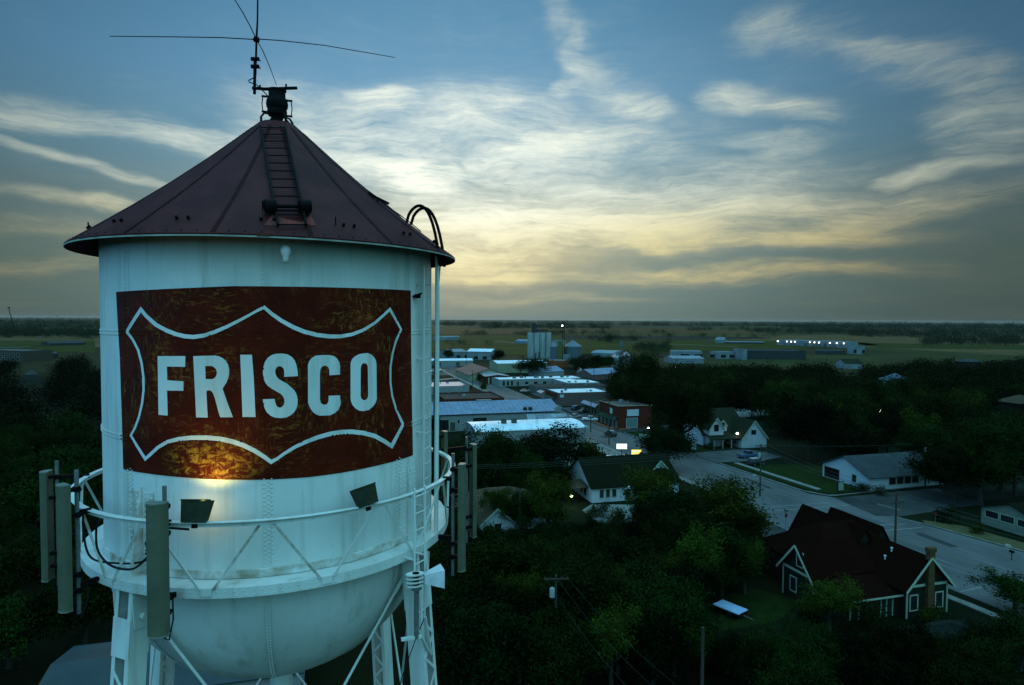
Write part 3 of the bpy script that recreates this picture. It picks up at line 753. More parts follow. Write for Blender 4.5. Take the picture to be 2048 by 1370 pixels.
def flood(px, py, wpx, hpx, lit, label, tilt=0):
    a, z = cyl(px, py, RR); root = empty('flood_light', wp(onc(a, ZR+.02, RR)), TROT+a, label, 'lamp', 'flood lights on the balcony rail')
    w = wpx/F*10.4; h = hpx/F*10.4
    b = MB(); q = [(-w/2, -.02), (w/2, -.02), (w/2*.86, .02), (-w/2*.86, .02)]
    # housing seen from its back: wider at the top, opening to the tank
    vs = [(-w*.43, -.06, .0), (w*.43, -.06, .0), (w/2, -.02, h), (-w/2, -.02, h), (-w*.40, .06, .01), (w*.40, .06, .01), (w/2, .14, h*.93), (-w/2, .14, h*.93)]
    b.add(vs, [(0, 1, 2, 3), (0, 4, 5, 1), (1, 5, 6, 2), (3, 7, 4, 0), (2, 6, 7, 3)])
    b.add([(-w*.52, -.035, h), (w*.52, -.035, h), (w*.52, -.015, h+.015), (-w*.52, -.015, h+.015)], [(0, 1, 2, 3)])
    for v in (): pass
    hs = b.build('housing', DKGREEN, root, fix=False)
    b = MB(); b.add([(-w*.38, .065, .02), (w*.38, .065, .02), (w*.47, .142, h*.9), (-w*.47, .142, h*.9)], [(0, 1, 2, 3)])
    b.build('lens', mat('lit_lamp_glass', (.8, .7, .4), .3, emit=(1, .72, .25), estr=3) if lit else mat('dark_lamp_glass', (.05, .05, .05), .1), root)
    b = MB(); b.box(-.04, .04, -.03, .03, -.1, 0); b.build('yoke', BLACK, root)
    root.rotation_euler = (rad(-8), tilt, TROT+a)
    if lit:
        ld = bpy.data.lights.new('flood_bulb', 'SPOT'); ld.energy = 52; ld.color = (1, .80, .22); ld.spot_size = rad(128); ld.spot_blend = 1; ld.shadow_soft_size = .05
        lo = bpy.data.objects.new('flood_bulb', ld); C.objects.link(lo); lo.parent = root; lo.location = (.12, -.05, h*1.02)
        lo.rotation_euler = Vector((0, -.42, -1.0)).to_track_quat('Z', 'Y').to_euler()
    return root
flood(390, 1046, 58, 42, True, 'dark flood light on the left of the balcony rail, throwing yellow light up the tank')
flood(735, 1018, 54, 40, False, 'dark unlit flood light on the right part of the balcony rail, near the ladder', rad(-8))

# bulb under the eave
a, z = cyl(570, 500); root = empty('beacon_bulb', wp(onc(a, z-.07, R)), TROT+a, 'small white bulb-shaped lamp fixed high on the tank wall under the roof edge', 'lamp')
b = MB(); b.lathe([(0, .125), (.045, .115), (.075, .08), (.085, .04), (.078, 0), (.055, -.05), (.045, -.08), (0, -.08)], (0, -.24, 0), 16); b.build('globe', BULBG, root, True)
b = MB(); b.lathe([(.046, -.08), (.052, -.09), (.05, -.13), (.035, -.15), (0, -.15)], (0, -.24, 0), 14); b.box(-.02, .02, -.24, .0, -.13, -.10); b.build('socket', WHITE2, root, True)

# warning siren at the access ladder
pp, zz = cyl(832, 1160, 4.05); c = onc(pp, zz, 4.02)
root = empty('warning_siren', wp(c), TROT, 'white siren with slotted throat and square horn below the balcony ladder', 'siren')
b = MB(); b.add([(.17, -.06, -.08), (.17, .06, -.08), (.17, .06, .08), (.17, -.06, .08), (.52, -.17, -.17), (.52, .17, -.17), (.52, .17, .17), (.52, -.17, .17)],
                [(0, 1, 5, 4), (1, 2, 6, 5), (2, 3, 7, 6), (3, 0, 4, 7), (0, 3, 2, 1)])
b.build('horn', mat('siren_paint', (.56, .58, .60), .4), root)
for i in range(4):
    b = MB(); z = -.105+i*.07; b.prism([(.17*math.cos(t), .10*math.sin(t)) for t in [k*PI/6 for k in range(12)]], 'z', z-.012, z+.012); b.build('louvre', WHITE2, root)
b = MB(); b.tube([(.02, 0, -.12), (.02, 0, .12)], .07, 10); b.build('throat', BLACK, root)
b = MB(); b.tube([(.03, 0, -.13), (.03, 0, -.18), (.03, 0, -.19), (.03, 0, -1.1)], [.10, .10, .045, .045], 12); b.build('post', GALV, root)
b = MB(); b.box(-.25, .12, -.03, .03, -1.1, -1.05); b.build('post_bracket', WHITE2, root)

# ground-plane aerial on the finial
AX = wp((0, 0, 0))
def atp(px, py, depth):
    d = ray(px, py); return Vector((0, 0, H)) + d*depth
dep = (AX-Vector((0, 0, 0))).dot(_w)
hub = atp(513, 79, dep)
root = empty('radio_aerial', atp(510, 188, dep), 0, 'tall thin aerial with drooping radial rods on top of the roof vent', 'antenna')
RI_ = Matrix.Translation(-root.location)
def loc(p): return Vector(p)-root.location
b = MB(); b.tube([loc(atp(509, 188, dep)), loc(atp(510, 120, dep))], .032, 8); b.tube([loc(atp(511, 150, dep)), loc(hub)], .022, 8); b.build('mast', BLACK, root)
for y in (118, 133):
    b = MB(); c = loc(atp(509.5, y, dep)); b.tube([c+Vector((-.075, 0, 0)), c+Vector((.09, 0, 0))], .045, 8); b.tube([c+Vector((.05, 0, 0)), c+Vector((.13, -.02, -.05))], .014, 5); b.build('clamp', BLACK, root)
b = MB(); b.tube([loc(hub)+Vector((0, 0, -.045)), loc(hub)+Vector((0, 0, .04))], .06, 10); b.tube([loc(hub)+Vector((-.07, 0, 0)), loc(hub)+Vector((.06, 0, 0))], .03, 8); b.build('hub', BLACK, root)
b = MB(); b.tube([loc(hub), loc(atp(515, 40, dep)), loc(atp(517, -190, dep))], [.024, .018, .01], 6); b.build('whip', BLACK, root)
for pts in ([(513, 79, 0), (440, 75, -.3), (340, 73.5, -.5), (220, 72.5, -.7)], [(513, 78, 0), (560, 81, .3), (650, 91, .9), (790, 115, 1.6)],
            [(513, 79, 0), (500, 52, -.8), (485, 24, -1.5), (462, -12, -2.4)], [(513, 79, 0), (525, 100, 1), (538, 130, 2), (553, 170, 3.2)]):
    b = MB(); b.tube([loc(atp(x, y, dep+d)) for x, y, d in pts], [.012, .011, .010, .008], 5); b.build('radial_rod', BLACK, root)
b = MB(); b.tube([loc(atp(505, 176, dep-.2)), loc(atp(530, 178, dep-.2)), loc(atp(594, 176, dep-.2))], .035, 8)
b.tube([loc(atp(520, 178, dep-.2)), loc(atp(520, 170, dep-.2))], .02, 5); b.tube([loc(atp(572, 176, dep-.2)), loc(atp(572, 168, dep-.2))], .02, 5)
b.build('cross_arm', BLACK, root)
b = MB(); b.tube([loc(atp(510, 154, dep-.1)), loc(atp(497, 161, dep-.1)), loc(atp(498, 164, dep-.1)), loc(atp(514, 170, dep-.1)), loc(atp(530, 186, dep-.1)), loc(atp(540, 196, dep-.1))], .012, 5); b.build('feed_cable', CABLE, root)

# cable sweeping from the vent down to the eave
def cablething(pts, r, label, m=CABLE, cat='cable', name='cable'):
    p0 = Vector(pts[0]); b = MB(); b.tube([Vector(p)-p0 for p in pts], r, 6)
    o = b.build(name, m); o.location = p0; return tag(o, label, cat)
def sp(pts, n=6):
    """smooth a polyline"""
    pts = [Vector(p) for p in pts]; out = []
    for i in range(len(pts)-1):
        p0, p1, p2, p3 = pts[max(i-1, 0)], pts[i], pts[i+1], pts[min(i+2, len(pts)-1)]
        for k in range(n):
            t = k/n; out.append(.5*((2*p1)+(p2-p0)*t+(2*p0-5*p1+4*p2-p3)*t*t+(3*p1-p0-3*p2+p3)*t**3))
    return out+[pts[-1]]
q = [atp(x, y, dep+d_) for x, y, d_ in ((568, 234, -.1), (592, 262, -.15), (619, 284, -.25), (650, 312, -.35), (681, 337, -.4), (720, 370, -.45), (760, 400, -.45), (800, 434, -.45), (846, 480, -.4))]
cablething(sp(q), .020, 'slack black cable running from the roof vent down the right slope of the roof')
q2 = [atp(568, 236, dep-.1), atp(640, 305, dep+.1), atp(720, 375, dep+.3), atp(800, 430, dep+.4), atp(842, 463, dep+.4)]
cablething(sp(q2), .012, 'taut thin wire from the roof vent to the hoops at the right roof edge')
p = wp(rp(745, 395, .05)); b = MB(); b.bar((-.12, 0, .04), (.3, .03, -.16), .05, .05); b.bar((.12, -.05, -.06), (.02, -.1, -.26), .04, .04)
o = b.build('cable_bracket', BLACK); o.location = p; tag(o, 'black forked bracket holding the cable midway down the right roof slope', 'bracket')
# coax loops on the left of the balcony
l1 = [onc(-.74+x, z, 3.72) for x, z in ((.36, ZR-.12), (.18, ZR-.09), (-.02, ZR-.04), (-.14, ZR-.14), (-.17, ZR-.4), (-.15, ZR-.7), (-.05, ZR-.86), (.08, ZR-.84), (.16, ZR-.62))]
cablething(sp([wp(p) for p in l1]), .02, 'black coaxial cable looping under the balcony rail at the left')
l2 = [onc(-.95+x, z, rr) for x, z, rr in ((-.08, ZR-.1, 3.74), (-.1, ZR-.5, 3.72), (-.06, ZR-.9, 3.66), (.08, ZR-.94, 3.5), (.24, ZR-.86, 3.4), (.36, ZR-.64, 3.33))]
cablething(sp([wp(p) for p in l2]), .018, 'black cable bent from the left antennas to the tangle beside the tank')
b = MB(); random.seed(4); ct = onc(-.66, ZR-.62, 3.34)
for k in range(9):
    pts = [Vector((random.uniform(-.13, .13), random.uniform(-.03, .05), random.uniform(-.16, .16))) for _ in range(4)]
    b.tube(sp(pts, 3), .017, 5)
o = b.build('cable_coil', CABLE); o.location = wp(ct); o.rotation_euler = (0, 0, TROT-.66); tag(o, 'tangled bundle of black cable ends beside the left leg on the balcony', 'cable', kind=None)
l3 = [onc(1.12+x, z, rr) for x, z, rr in ((-.04, ZR-.05, 3.74), (-.0, ZR-.6, 3.6), (.1, ZR-.85, 3.75), (.2, ZR-.86, 3.95), (.3, ZR-.8, 4.1))]
cablething(sp([wp(p) for p in l3]), .018, 'black cable curving out to the lower right panel antenna')
q = [wp(p) for p in (br, br+Vector((-.25, 0, -.6)), br+Vector((-.5, 0, -1.4)), br+Vector((-.6, 0, -3)))]
cablething(sp(q), .009, 'thin black cord hanging from the foot of the access ladder across the leg')

# ------------------------------------------------------------------ GROUND, ROADS
def ground_mat():
    m = bpy.data.materials.new('prairie_ground'); m.use_nodes = True; t = m.node_tree; b = t.nodes['Principled BSDF']
    tx = t.nodes.new('ShaderNodeTexCoord')
    def mp(rot, scl, loc=(0, 0, 0)):
        n = t.nodes.new('ShaderNodeMapping'); n.inputs[2].default_value = (0, 0, rot); n.inputs[3].default_value = scl; n.inputs[1].default_value = loc
        t.links.new(tx.outputs['Object'], n.inputs[0]); return n.outputs[0]
    def nz(v, sc, det=4, r=.6):
        n = t.nodes.new('ShaderNodeTexNoise'); t.links.new(v, n.inputs['Vector']); n.inputs['Scale'].default_value = sc; n.inputs['Detail'].default_value = det; n.inputs['Roughness'].default_value = r; return n.outputs['Fac']
    def ramp(v, st, const=False):
        n = t.nodes.new('ShaderNodeValToRGB'); t.links.new(v, n.inputs[0]); n.color_ramp.interpolation = 'CONSTANT' if const else 'LINEAR'
        e = n.color_ramp.elements; e[0].position = st[0][0]; e[0].color = st[0][1]+(1,); e[1].position = st[1][0]; e[1].color = st[1][1]+(1,)
        for p_, c_ in st[2:]: q = e.new(p_); q.color = c_+(1,)
        return n.outputs[0]
    def mx(f, a, c, mode='MIX'):
        n = t.nodes.new('ShaderNodeMix'); n.data_type = 'RGBA'; n.blend_type = mode
        if isinstance(f, float): n.inputs[0].default_value = f
        else: t.links.new(f, n.inputs[0])
        for s_, v in ((6, a), (7, c)):
            if isinstance(v, tuple): n.inputs[s_].default_value = v+(1,)
            else: t.links.new(v, n.inputs[s_])
        return n.outputs[2]
    # fields: large cells of grass, stubble and fallow
    vo = t.nodes.new('ShaderNodeTexVoronoi'); vo.distance = 'CHEBYCHEV'; vo.inputs['Scale'].default_value = .0016; vo.inputs['Randomness'].default_value = .75
    t.links.new(mp(-.27, (1, .8, 1)), vo.inputs['Vector'])
    sepc = t.nodes.new('ShaderNodeSeparateColor'); t.links.new(vo.outputs['Color'], sepc.inputs[0])
    fields = ramp(sepc.outputs[0], [(0, (.034, .038, .009)), (.22, (.017, .022, .007)), (.4, (.080, .046, .018)), (.55, (.026, .032, .009)), (.7, (.016, .022, .010)), (.82, (.080, .052, .020)), (.92, (.036, .040, .018))], True)
    mott = ramp(nz(mp(0, (1, 1, 1)), .012, 6), [(.3, (.62, .62, .62)), (.7, (1.3, 1.3, 1.3))])
    fields = mx(1.0, fields, mott, 'MULTIPLY')
    near = ramp(nz(mp(0, (1, 1, 1)), .05, 6), [(.35, (.0025, .006, .0016)), (.6, (.006, .010, .003)), (.78, (.014, .015, .007))])
    grass = ramp(nz(mp(.3, (1, 1, 1)), 1.6, 5, .7), [(.3, (.6, .6, .6)), (.7, (1.35, 1.35, 1.35))])
    near = mx(1.0, near, grass, 'MULTIPLY')
    # the town's lots give way to open country about half a kilometre out
    ln = t.nodes.new('ShaderNodeVectorMath'); ln.operation = 'LENGTH'; t.links.new(mp(0, (1, 1, 0)), ln.inputs[0])
    mr = t.nodes.new('ShaderNodeMapRange'); t.links.new(ln.outputs['Value'], mr.inputs[0]); mr.inputs[1].default_value = 420; mr.inputs[2].default_value = 560
    t.links.new(mx(mr.outputs[0], near, fields), b.inputs['Base Color'])
    b.inputs['Roughness'].default_value = .95; b.inputs['Specular IOR Level'].default_value = .05
    return m
b = MB(); nseg = 48; rs = [0, 60, 150, 300, 600, 1200, 2500, 5000, 10000, 24000]
b.lathe([(r, 0) for r in rs[1:]], n=nseg); b.add([(60*math.sin(2*PI*k/nseg), -60*math.cos(2*PI*k/nseg), 0) for k in range(nseg)], [tuple(range(nseg))])
gr = b.build('ground', ground_mat()); tag(gr, kind='structure')
ASPH = mat('old_asphalt', (.050, .054, .054), .8, .3, .12, (.104, .107, .104), spec=.12, det=12, stretch=(1, .45, 1))
ASPH2 = mat('side_street_asphalt', (.024, .027, .026), .9, .3, .15, (.046, .050, .046), det=10, spec=.05)
CONC = mat('pale_concrete', (.11, .115, .10), .85, .2, .6, (.19, .195, .175), det=9)
LINE = mat('worn_white_line', (.12, .12, .11), .8, .5, 2.0, (.26, .26, .24))
LOT = mat('parking_lot_asphalt', (.035, .036, .036), .85, .3, .2, (.07, .07, .068), det=7)
def sheet(name, pts, z, m, grid=True, kind='structure'):
    b = MB(); b.poly([(ST(x, y, z) if grid else Vector((x, y, z))) for x, y in pts]); o = b.build(name, m, fix=False)
    me = o.data
    if me.polygons[0].normal.z < 0: me.flip_normals()
    return tag(o, kind=kind)
LK = [(60, 1300), (69, 800), (72.5, 460), (72.5, 200), (72.5, 165), (73.2, 140), (75.5, 112), (72, 97), (72, 88), (76.5, 76), (78, 62), (80, 30), (82, 5)]
RK = [(75, 1300), (84, 800), (87, 460), (85, 250), (85, 195), (86.5, 178), (88.5, 157), (91, 132), (92.8, 108), (96, 104), (98, 86), (101, 72), (103, 50), (105, 5)]
def strip(name, L_, R_, z, m):
    b = MB()
    def resample(Q, ts):
        out = []
        for t in ts:
            for i in range(len(Q)-1):
                if Q[i][1] >= t >= Q[i+1][1]:
                    f = (Q[i][1]-t)/(Q[i][1]-Q[i+1][1]); out.append((Q[i][0]+(Q[i+1][0]-Q[i][0])*f, t)); break
        return out
    ts = sorted({q[1] for q in L_+R_ if max(L_[-1][1], R_[-1][1]) <= q[1] <= min(L_[0][1], R_[0][1])}, reverse=True)
    A, B_ = resample(L_, ts), resample(R_, ts)
    for i in range(len(A)-1): b.add([ST(*A[i], z), ST(*A[i+1], z), ST(*B_[i+1], z), ST(*B_[i], z)], [(0, 1, 2, 3)])
    return tag(b.build(name, m), kind='structure')
strip('main_street', LK, RK, .008, ASPH)
sheet('cross_street', [(94, 92.5), (97.4, 91), (121, 93.5), (122, 104.6), (118, 105), (95.5, 104)], .012, ASPH2)
sheet('cross_street', [(121.2, 95), (220, 99), (220, 104), (122.2, 103)], .010, mat('painted_shade_lane', (.012, .015, .012), .95, .3, .3, (.024, .028, .022), spec=.02))  # street running on under the trees, their shade put into its darker colour
sheet('cross_street', [(40, 88.5), (73, 88), (73, 96.5), (40, 97)], .012, ASPH2)
sheet('side_street', [(84, 182), (150, 186), (200, 188), (200, 195), (150, 193), (97.5, 191.5), (85.5, 193)], .012, ASPH2)
sheet('driveway', [(89.3, 149), (106, 150.5), (111, 147), (111, 139), (104, 137), (91, 137.5)], .016, mat('driveway_asphalt', (.045, .05, .048), .85, .25, .3, (.085, .09, .086)))
sheet('parking_lot', [(125, 197), (170, 205), (170, 224), (130, 214)], .012, CONC)
sheet('parking_lot', [(38, 138), (70.6, 136), (72.2, 166), (40, 165)], .012, CONC)
sheet('parking_lot', [(86.2, 213.5), (104, 214), (104, 238), (86.2, 240)], .016, LOT)
sheet('parking_lot', [(38, 215), (64, 215), (64, 232), (38, 232)], .012, LOT)
sheet('parking_lot', [(20, 255), (61, 262), (61, 292), (20, 286)], .012, LOT)
sheet('parking_lot', [(90, 262), (118, 268), (118, 296), (90, 292)], .012, LOT)
sheet('parking_lot', [(60, 395), (98, 395), (100, 455), (60, 455)], .012, LOT)
# kerbs and pavements, real steps of 0.12 m
def kerb(name, pts, w, m=CONC, h=.12, group=None):
    b = MB()
    for i in range(len(pts)-1):
        a, c = Vector(pts[i]), Vector(pts[i+1]); d = (c-a).normalized(); n = Vector((d.y, -d.x))
        q = [a, c, c+n*w, a+n*w]; b.add([ST(p.x, p.y, 0) for p in q]+[ST(p.x, p.y, h) for p in q], [(4, 5, 6, 7), (0, 1, 5, 4), (1, 2, 6, 5), (2, 3, 7, 6), (3, 0, 4, 7)])
    return tag(b.build(name, m), kind='structure')
kerb('pavement', [(69.9, 460), (69.9, 200), (69.8, 168)], -2.6)
kerb('pavement', [(85.2, 250), (85.2, 242)], -2.4); BRP = mat('brick_paving', (.16, .055, .03), .85, .3, 6, (.22, .09, .05))
kerb('pavement', [(85.2, 212), (85.2, 196), (86.4, 186.6), (92, 186.8)], -1.7, BRP)
kerb('kerb', [(86.7, 181.5), (88.7, 157.5), (89.1, 151)], -.3); kerb('kerb', [(90.9, 136.5), (92.9, 110), (95.4, 105.6), (97, 105.3)], -.4)
kerb('pavement', [(94.6, 136), (96.4, 110)], -1.3); kerb('kerb', [(97, 105.3), (118, 106.6), (150, 107.5)], -.25)
kerb('kerb', [(96.2, 91.5), (98.3, 86), (101.3, 72), (103.3, 50)], -.3)
kerb('pavement', [(72.6, 166), (73.6, 140), (75.6, 114)], 1.5); kerb('pavement', [(71.2, 85), (74.4, 73), (76.2, 60), (77.3, 45)], 1.2)
sheet('dry_verge', [(98.6, 86.5), (101.7, 72), (103.8, 50), (107, 50), (106, 72), (104, 84), (100, 88.5)], .012, mat('dry_grass', (.085, .07, .03), .95, .35, .8, (.05, .05, .02)))
GRS = mat('mown_grass', (.005, .013, .002), .95, .35, .7, (.013, .026, .004), spec=.05, det=8)
sheet('lawn', [(93.2, 134), (95, 111), (97.5, 107), (124, 108), (124, 122), (108, 131)], .010, GRS)
sheet('lawn', [(89.4, 157), (89.4, 150.6), (100, 151.6), (106, 153.5), (104, 158), (96, 159)], .020, GRS)
sheet('lawn', [(92, 135.6), (92.9, 129), (97.5, 128), (99, 132), (96, 136)], .020, GRS)
sheet('lawn', [(87.2, 181), (88.4, 165), (92, 164), (96, 181)], .020, GRS)
def line(a, c, w=.25, z=.02):
    a, c = Vector(a), Vector(c); d = (c-a).normalized(); n = Vector((-d.y, d.x))*w/2
    return sheet('road_marking', [tuple(a-n), tuple(c-n), tuple(c+n), tuple(a+n)], z, LINE)
def gp(px, py): return toST(G(px, py))
for a, c in (((1540, 1014), (1660, 1005)), ((1545, 1022), (1700, 1010)), ((1740, 1051), (1815, 1048)), ((1735, 1064), (1845, 1055)), ((1755, 1008), (1800, 1020)), ((1545, 1010), (1545, 1011)), ((1920, 1184), (1965, 1174)), ((1640, 1043), (1650, 1042))):
    if abs(a[0]-c[0]) > 5: line(gp(*a), gp(*c), .22)
YL = mat('faded_yellow_line', (.13, .115, .05), .8, .5, 3, (.10, .10, .07))
for t0, t1, s0, s1 in ((450, 300, 79.6, 79), (300, 200, 79, 79), (200, 165, 79, 80.2), (165, 130, 80.2, 83.2), (130, 106, 83.2, 84.8), (88, 70, 87.2, 89.2), (70, 45, 89.2, 91.5)):
    o = line((s0, t0), (s1, t1), .28, .02); o.data.materials[0] = YL
TW = mat('worn_wheel_track', (.058, .061, .060), .8, .2, .14, (.104, .107, .104), det=8, stretch=(1, .3, 1))
for off in (-4.6, -2.9, 2.6, 4.4):
    sheet('wheel_track', [(79+off-.4, 300), (79+off-.45, 200), (80.2+off-.5, 165), (83.2+off-.5, 130), (85+off-.5, 104), (87.2+off-.5, 88), (90+off-.5, 60), (90+off+.5, 60), (87.2+off+.5, 88), (85+off+.5, 104), (83.2+off+.5, 130), (80.2+off+.5, 165), (79+off+.45, 200), (79+off+.4, 300)], .012, TW)
PATCHM = mat('tar_patch', (.022, .024, .024), .8, .3, .5, (.036, .038, .038))
for s_, t_, w_, l_ in ((82, 150, 1.6, 6), (78, 176, 2.2, 3), (88, 118, 1.2, 9), (84, 98, 3, 2.4), (93, 80, 1.5, 7), (76.5, 205, 1.4, 12), (90, 96, 1.1, 4), (83, 126, .8, 14), (81, 188, .5, 20)):
    k_ = [(s_-w_/2, t_-l_/2), (s_+w_*.4, t_-l_*.55), (s_+w_*.55, t_+l_*.4), (s_-w_*.1, t_+l_*.5), (s_-w_*.5, t_+l_*.3)]
    sheet('road_patch', k_, .016, PATCHM)
sheet('far_road', [(14, 330), (72, 372), (72, 378), (10, 338)], .012, CONC)
sheet('drive', [(44, 100), (52, 101), (55, 110), (47, 112), (44, 109)], .012, CONC)

FB = mat('stubble_field', (.058, .034, .014), .95, .3, .01, (.088, .050, .020), spec=.02, det=7); FG = mat('pasture_field', (.020, .028, .006), .95, .3, .010, (.038, .042, .010), spec=.02, det=9); FD_ = mat('ploughed_field', (.020, .020, .016), .95, .3, .01, spec=.02)
for nm_, pts_, m_ in (('stubble_field', ((860, 656), (1160, 655), (1540, 660), (1560, 666), (1180, 665), (860, 669)), FB), ('ploughed_field', ((1120, 670.5), (1520, 674), (1540, 678), (1130, 678)), FD_),
                      ('pasture', ((860, 671), (1118, 671), (1128, 679), (1700, 682), (1760, 690), (1500, 702), (1240, 706), (1100, 712), (860, 706)), FG), ('stubble_field', ((1760, 658), (2060, 662), (2060, 667), (1700, 664)), FB),
                      ('pasture', ((0, 682), (190, 681), (190, 704), (0, 706)), FG), ('stubble_field', ((0, 661), (190, 660), (190, 663), (0, 664.5)), FB), ('pasture', ((1700, 685), (2060, 691), (2060, 700), (1760, 696)), FG)):
    sheet(nm_, [tuple(G(*q)[:2]) for q in pts_], .25, m_, grid=False)
for q in (((870, 703), (905, 707)), ((990, 683), (1058, 688)), ((1190, 668), (1310, 674)), ((1250, 685), (1480, 694)), ((0, 696), (60, 694))):
    a_, c_ = [Vector(G(*k)[:2]) for k in q]; n_ = (c_-a_).normalized(); n_ = Vector((-n_.y, n_.x))*2.6
    sheet('farm_track', [tuple(a_-n_), tuple(c_-n_), tuple(c_+n_), tuple(a_+n_)], .4, CONC, grid=False)
# ------------------------------------------------------------------ BUILDINGS
GLASS = mat('dark_window_glass', (.012, .016, .018), .12, .3, 1, spec=.6)
TRIM = mat('white_trim', (.30, .36, .26), .6, .08, 4)
WOODW = mat('white_clapboard', (.42, .46, .48), .7, .08, 6, stretch=(.3, .3, 9))
PALEG = mat('pale_stucco', (.20, .215, .21), .8, .12, .8)
CREAM = mat('cream_metal_siding', (.24, .25, .16), .6, .08, 2)
BRICK = mat('red_brick', (.050, .012, .006), .85, .35, 3, (.095, .024, .012))
ROSE = mat('rose_brown_brick', (.11, .078, .068), .85, .2, 1.5)
RWHITE = mat('white_roof_coating', (.56, .66, .70), .45, .12, .25, (.76, .80, .82), spec=.5)
RWHITE2 = mat('weathered_white_roof', (.20, .235, .26), .6, .2, .25)
RBLUE = mat('pale_blue_metal_roof', (.15, .185, .25), .5, .1, .5, (.20, .245, .32))
RDARK = mat('dark_shingles', (.0045, .0065, .003), .95, .3, 3.5, (.009, .011, .005), spec=.02, det=8)
RBROWN = mat('red_brown_shingles', (.0055, .0017, .0010), .95, .35, 5, (.0125, .0038, .0020), spec=.02, det=8)
RTAN = mat('tan_brown_shingles', (.060, .042, .024), .9, .3, 2)
RPURP = mat('faded_purple_metal_roof', (.062, .048, .052), .7, .2, .6)
RGREEN = mat('dark_green_brown_shingles', (.011, .015, .006), .9, .3, 2)
RSLATE = mat('blue_grey_shingles', (.035, .043, .045), .85, .2, 1.6)
RGREY = mat('grey_flat_roofing', (.075, .078, .07), .85, .25, .5)
def seams(m, period, dark):
    """standing seams / sheet joints running up the slope, plus grime"""
    t = m.node_tree; b = t.nodes['Principled BSDF']; base = b.inputs['Base Color'].links[0].from_socket
    tx = t.nodes.new('ShaderNodeTexCoord'); w = t.nodes.new('ShaderNodeTexWave'); w.wave_type = 'BANDS'; w.bands_direction = 'X'; w.inputs['Scale'].default_value = 2*PI/(20*period); w.inputs['Distortion'].default_value = .15
    t.links.new(tx.outputs['Object'], w.inputs['Vector']); r = t.nodes.new('ShaderNodeMapRange'); t.links.new(w.outputs['Fac'], r.inputs[0]); r.inputs[1].default_value = 0; r.inputs[2].default_value = .22; r.inputs[3].default_value = dark; r.inputs[4].default_value = 1
    n = t.nodes.new('ShaderNodeTexNoise'); n.inputs['Scale'].default_value = .35; n.inputs['Detail'].default_value = 8; n.inputs['Roughness'].default_value = .7; t.links.new(tx.outputs['Object'], n.inputs['Vector'])
    r2 = t.nodes.new('ShaderNodeMapRange'); t.links.new(n.outputs['Fac'], r2.inputs[0]); r2.inputs[1].default_value = .3; r2.inputs[2].default_value = .55; r2.inputs[3].default_value = .72; r2.inputs[4].default_value = 1
    q = t.nodes.new('ShaderNodeMath'); q.operation = 'MULTIPLY'; t.links.new(r.outputs[0], q.inputs[0]); t.links.new(r2.outputs[0], q.inputs[1])
    v = t.nodes.new('ShaderNodeVectorMath'); v.operation = 'SCALE'; t.links.new(base, v.inputs[0]); t.links.new(q.outputs[0], v.inputs['Scale']); t.links.new(v.outputs[0], b.inputs['Base Color'])
seams(RWHITE, 3.2, .93); seams(RBLUE, 1.6, .8); seams(RWHITE2, 2.2, .8); seams(RPURP, 1.6, .75); seams(RSLATE, 9, .9)
TAR = mat('dark_tar_roof', (.028, .028, .026), .9, .3, .4)
DWALL = mat('dark_sage_siding', (.012, .014, .009), .85, .2, 5, stretch=(.3, .3, 8))
GREENP = mat('green_awning_cloth', (.010, .038, .024), .8, .2, 2)
PANELW = mat('white_signboard', (.42, .48, .50), .5, .05, 2)
def opening(root, face, u, z, w, h, dims, frame=TRIM, glass=GLASS, name='window', arch=False, fw=.12):
    """window or door on a face: 'n' near, 'l' left, 'r' right; u measured from the left end of that face"""
    W, D = dims
    def pt(a, zz, o):
        if face == 'n': return (a, -o, zz)
        if face == 'l': return (-o, D-a, zz)
        if face == 'r': return (W+o, a, zz)
    b = MB(); o1 = .04
    def rect_(a0, a1, z0, z1, o):
        vs = [pt(a0, z0, 0), pt(a1, z0, 0), pt(a1, z1, 0), pt(a0, z1, 0), pt(a0, z0, o), pt(a1, z0, o), pt(a1, z1, o), pt(a0, z1, o)]
        b.add(vs, [(4, 5, 6, 7), (0, 1, 5, 4), (1, 2, 6, 5), (2, 3, 7, 6), (3, 0, 4, 7)])
    if fw > 0:
        rect_(u-fw, u, z-fw, z+h+fw, .06); rect_(u+w, u+w+fw, z-fw, z+h+fw, .06); rect_(u, u+w, z+h, z+h+fw, .06); rect_(u, u+w, z-fw, z, .08)
        fr = b.build(name, frame, root)
    else: fr = root
    b = MB(); rect_(u, u+w, z, z+h, .025)
    if fw > 0 and h > 1 and name == 'window': pass
    pn = b.build('pane' if name == 'window' else 'leaf' if fw > 0 else name, glass, fr)
    return fr
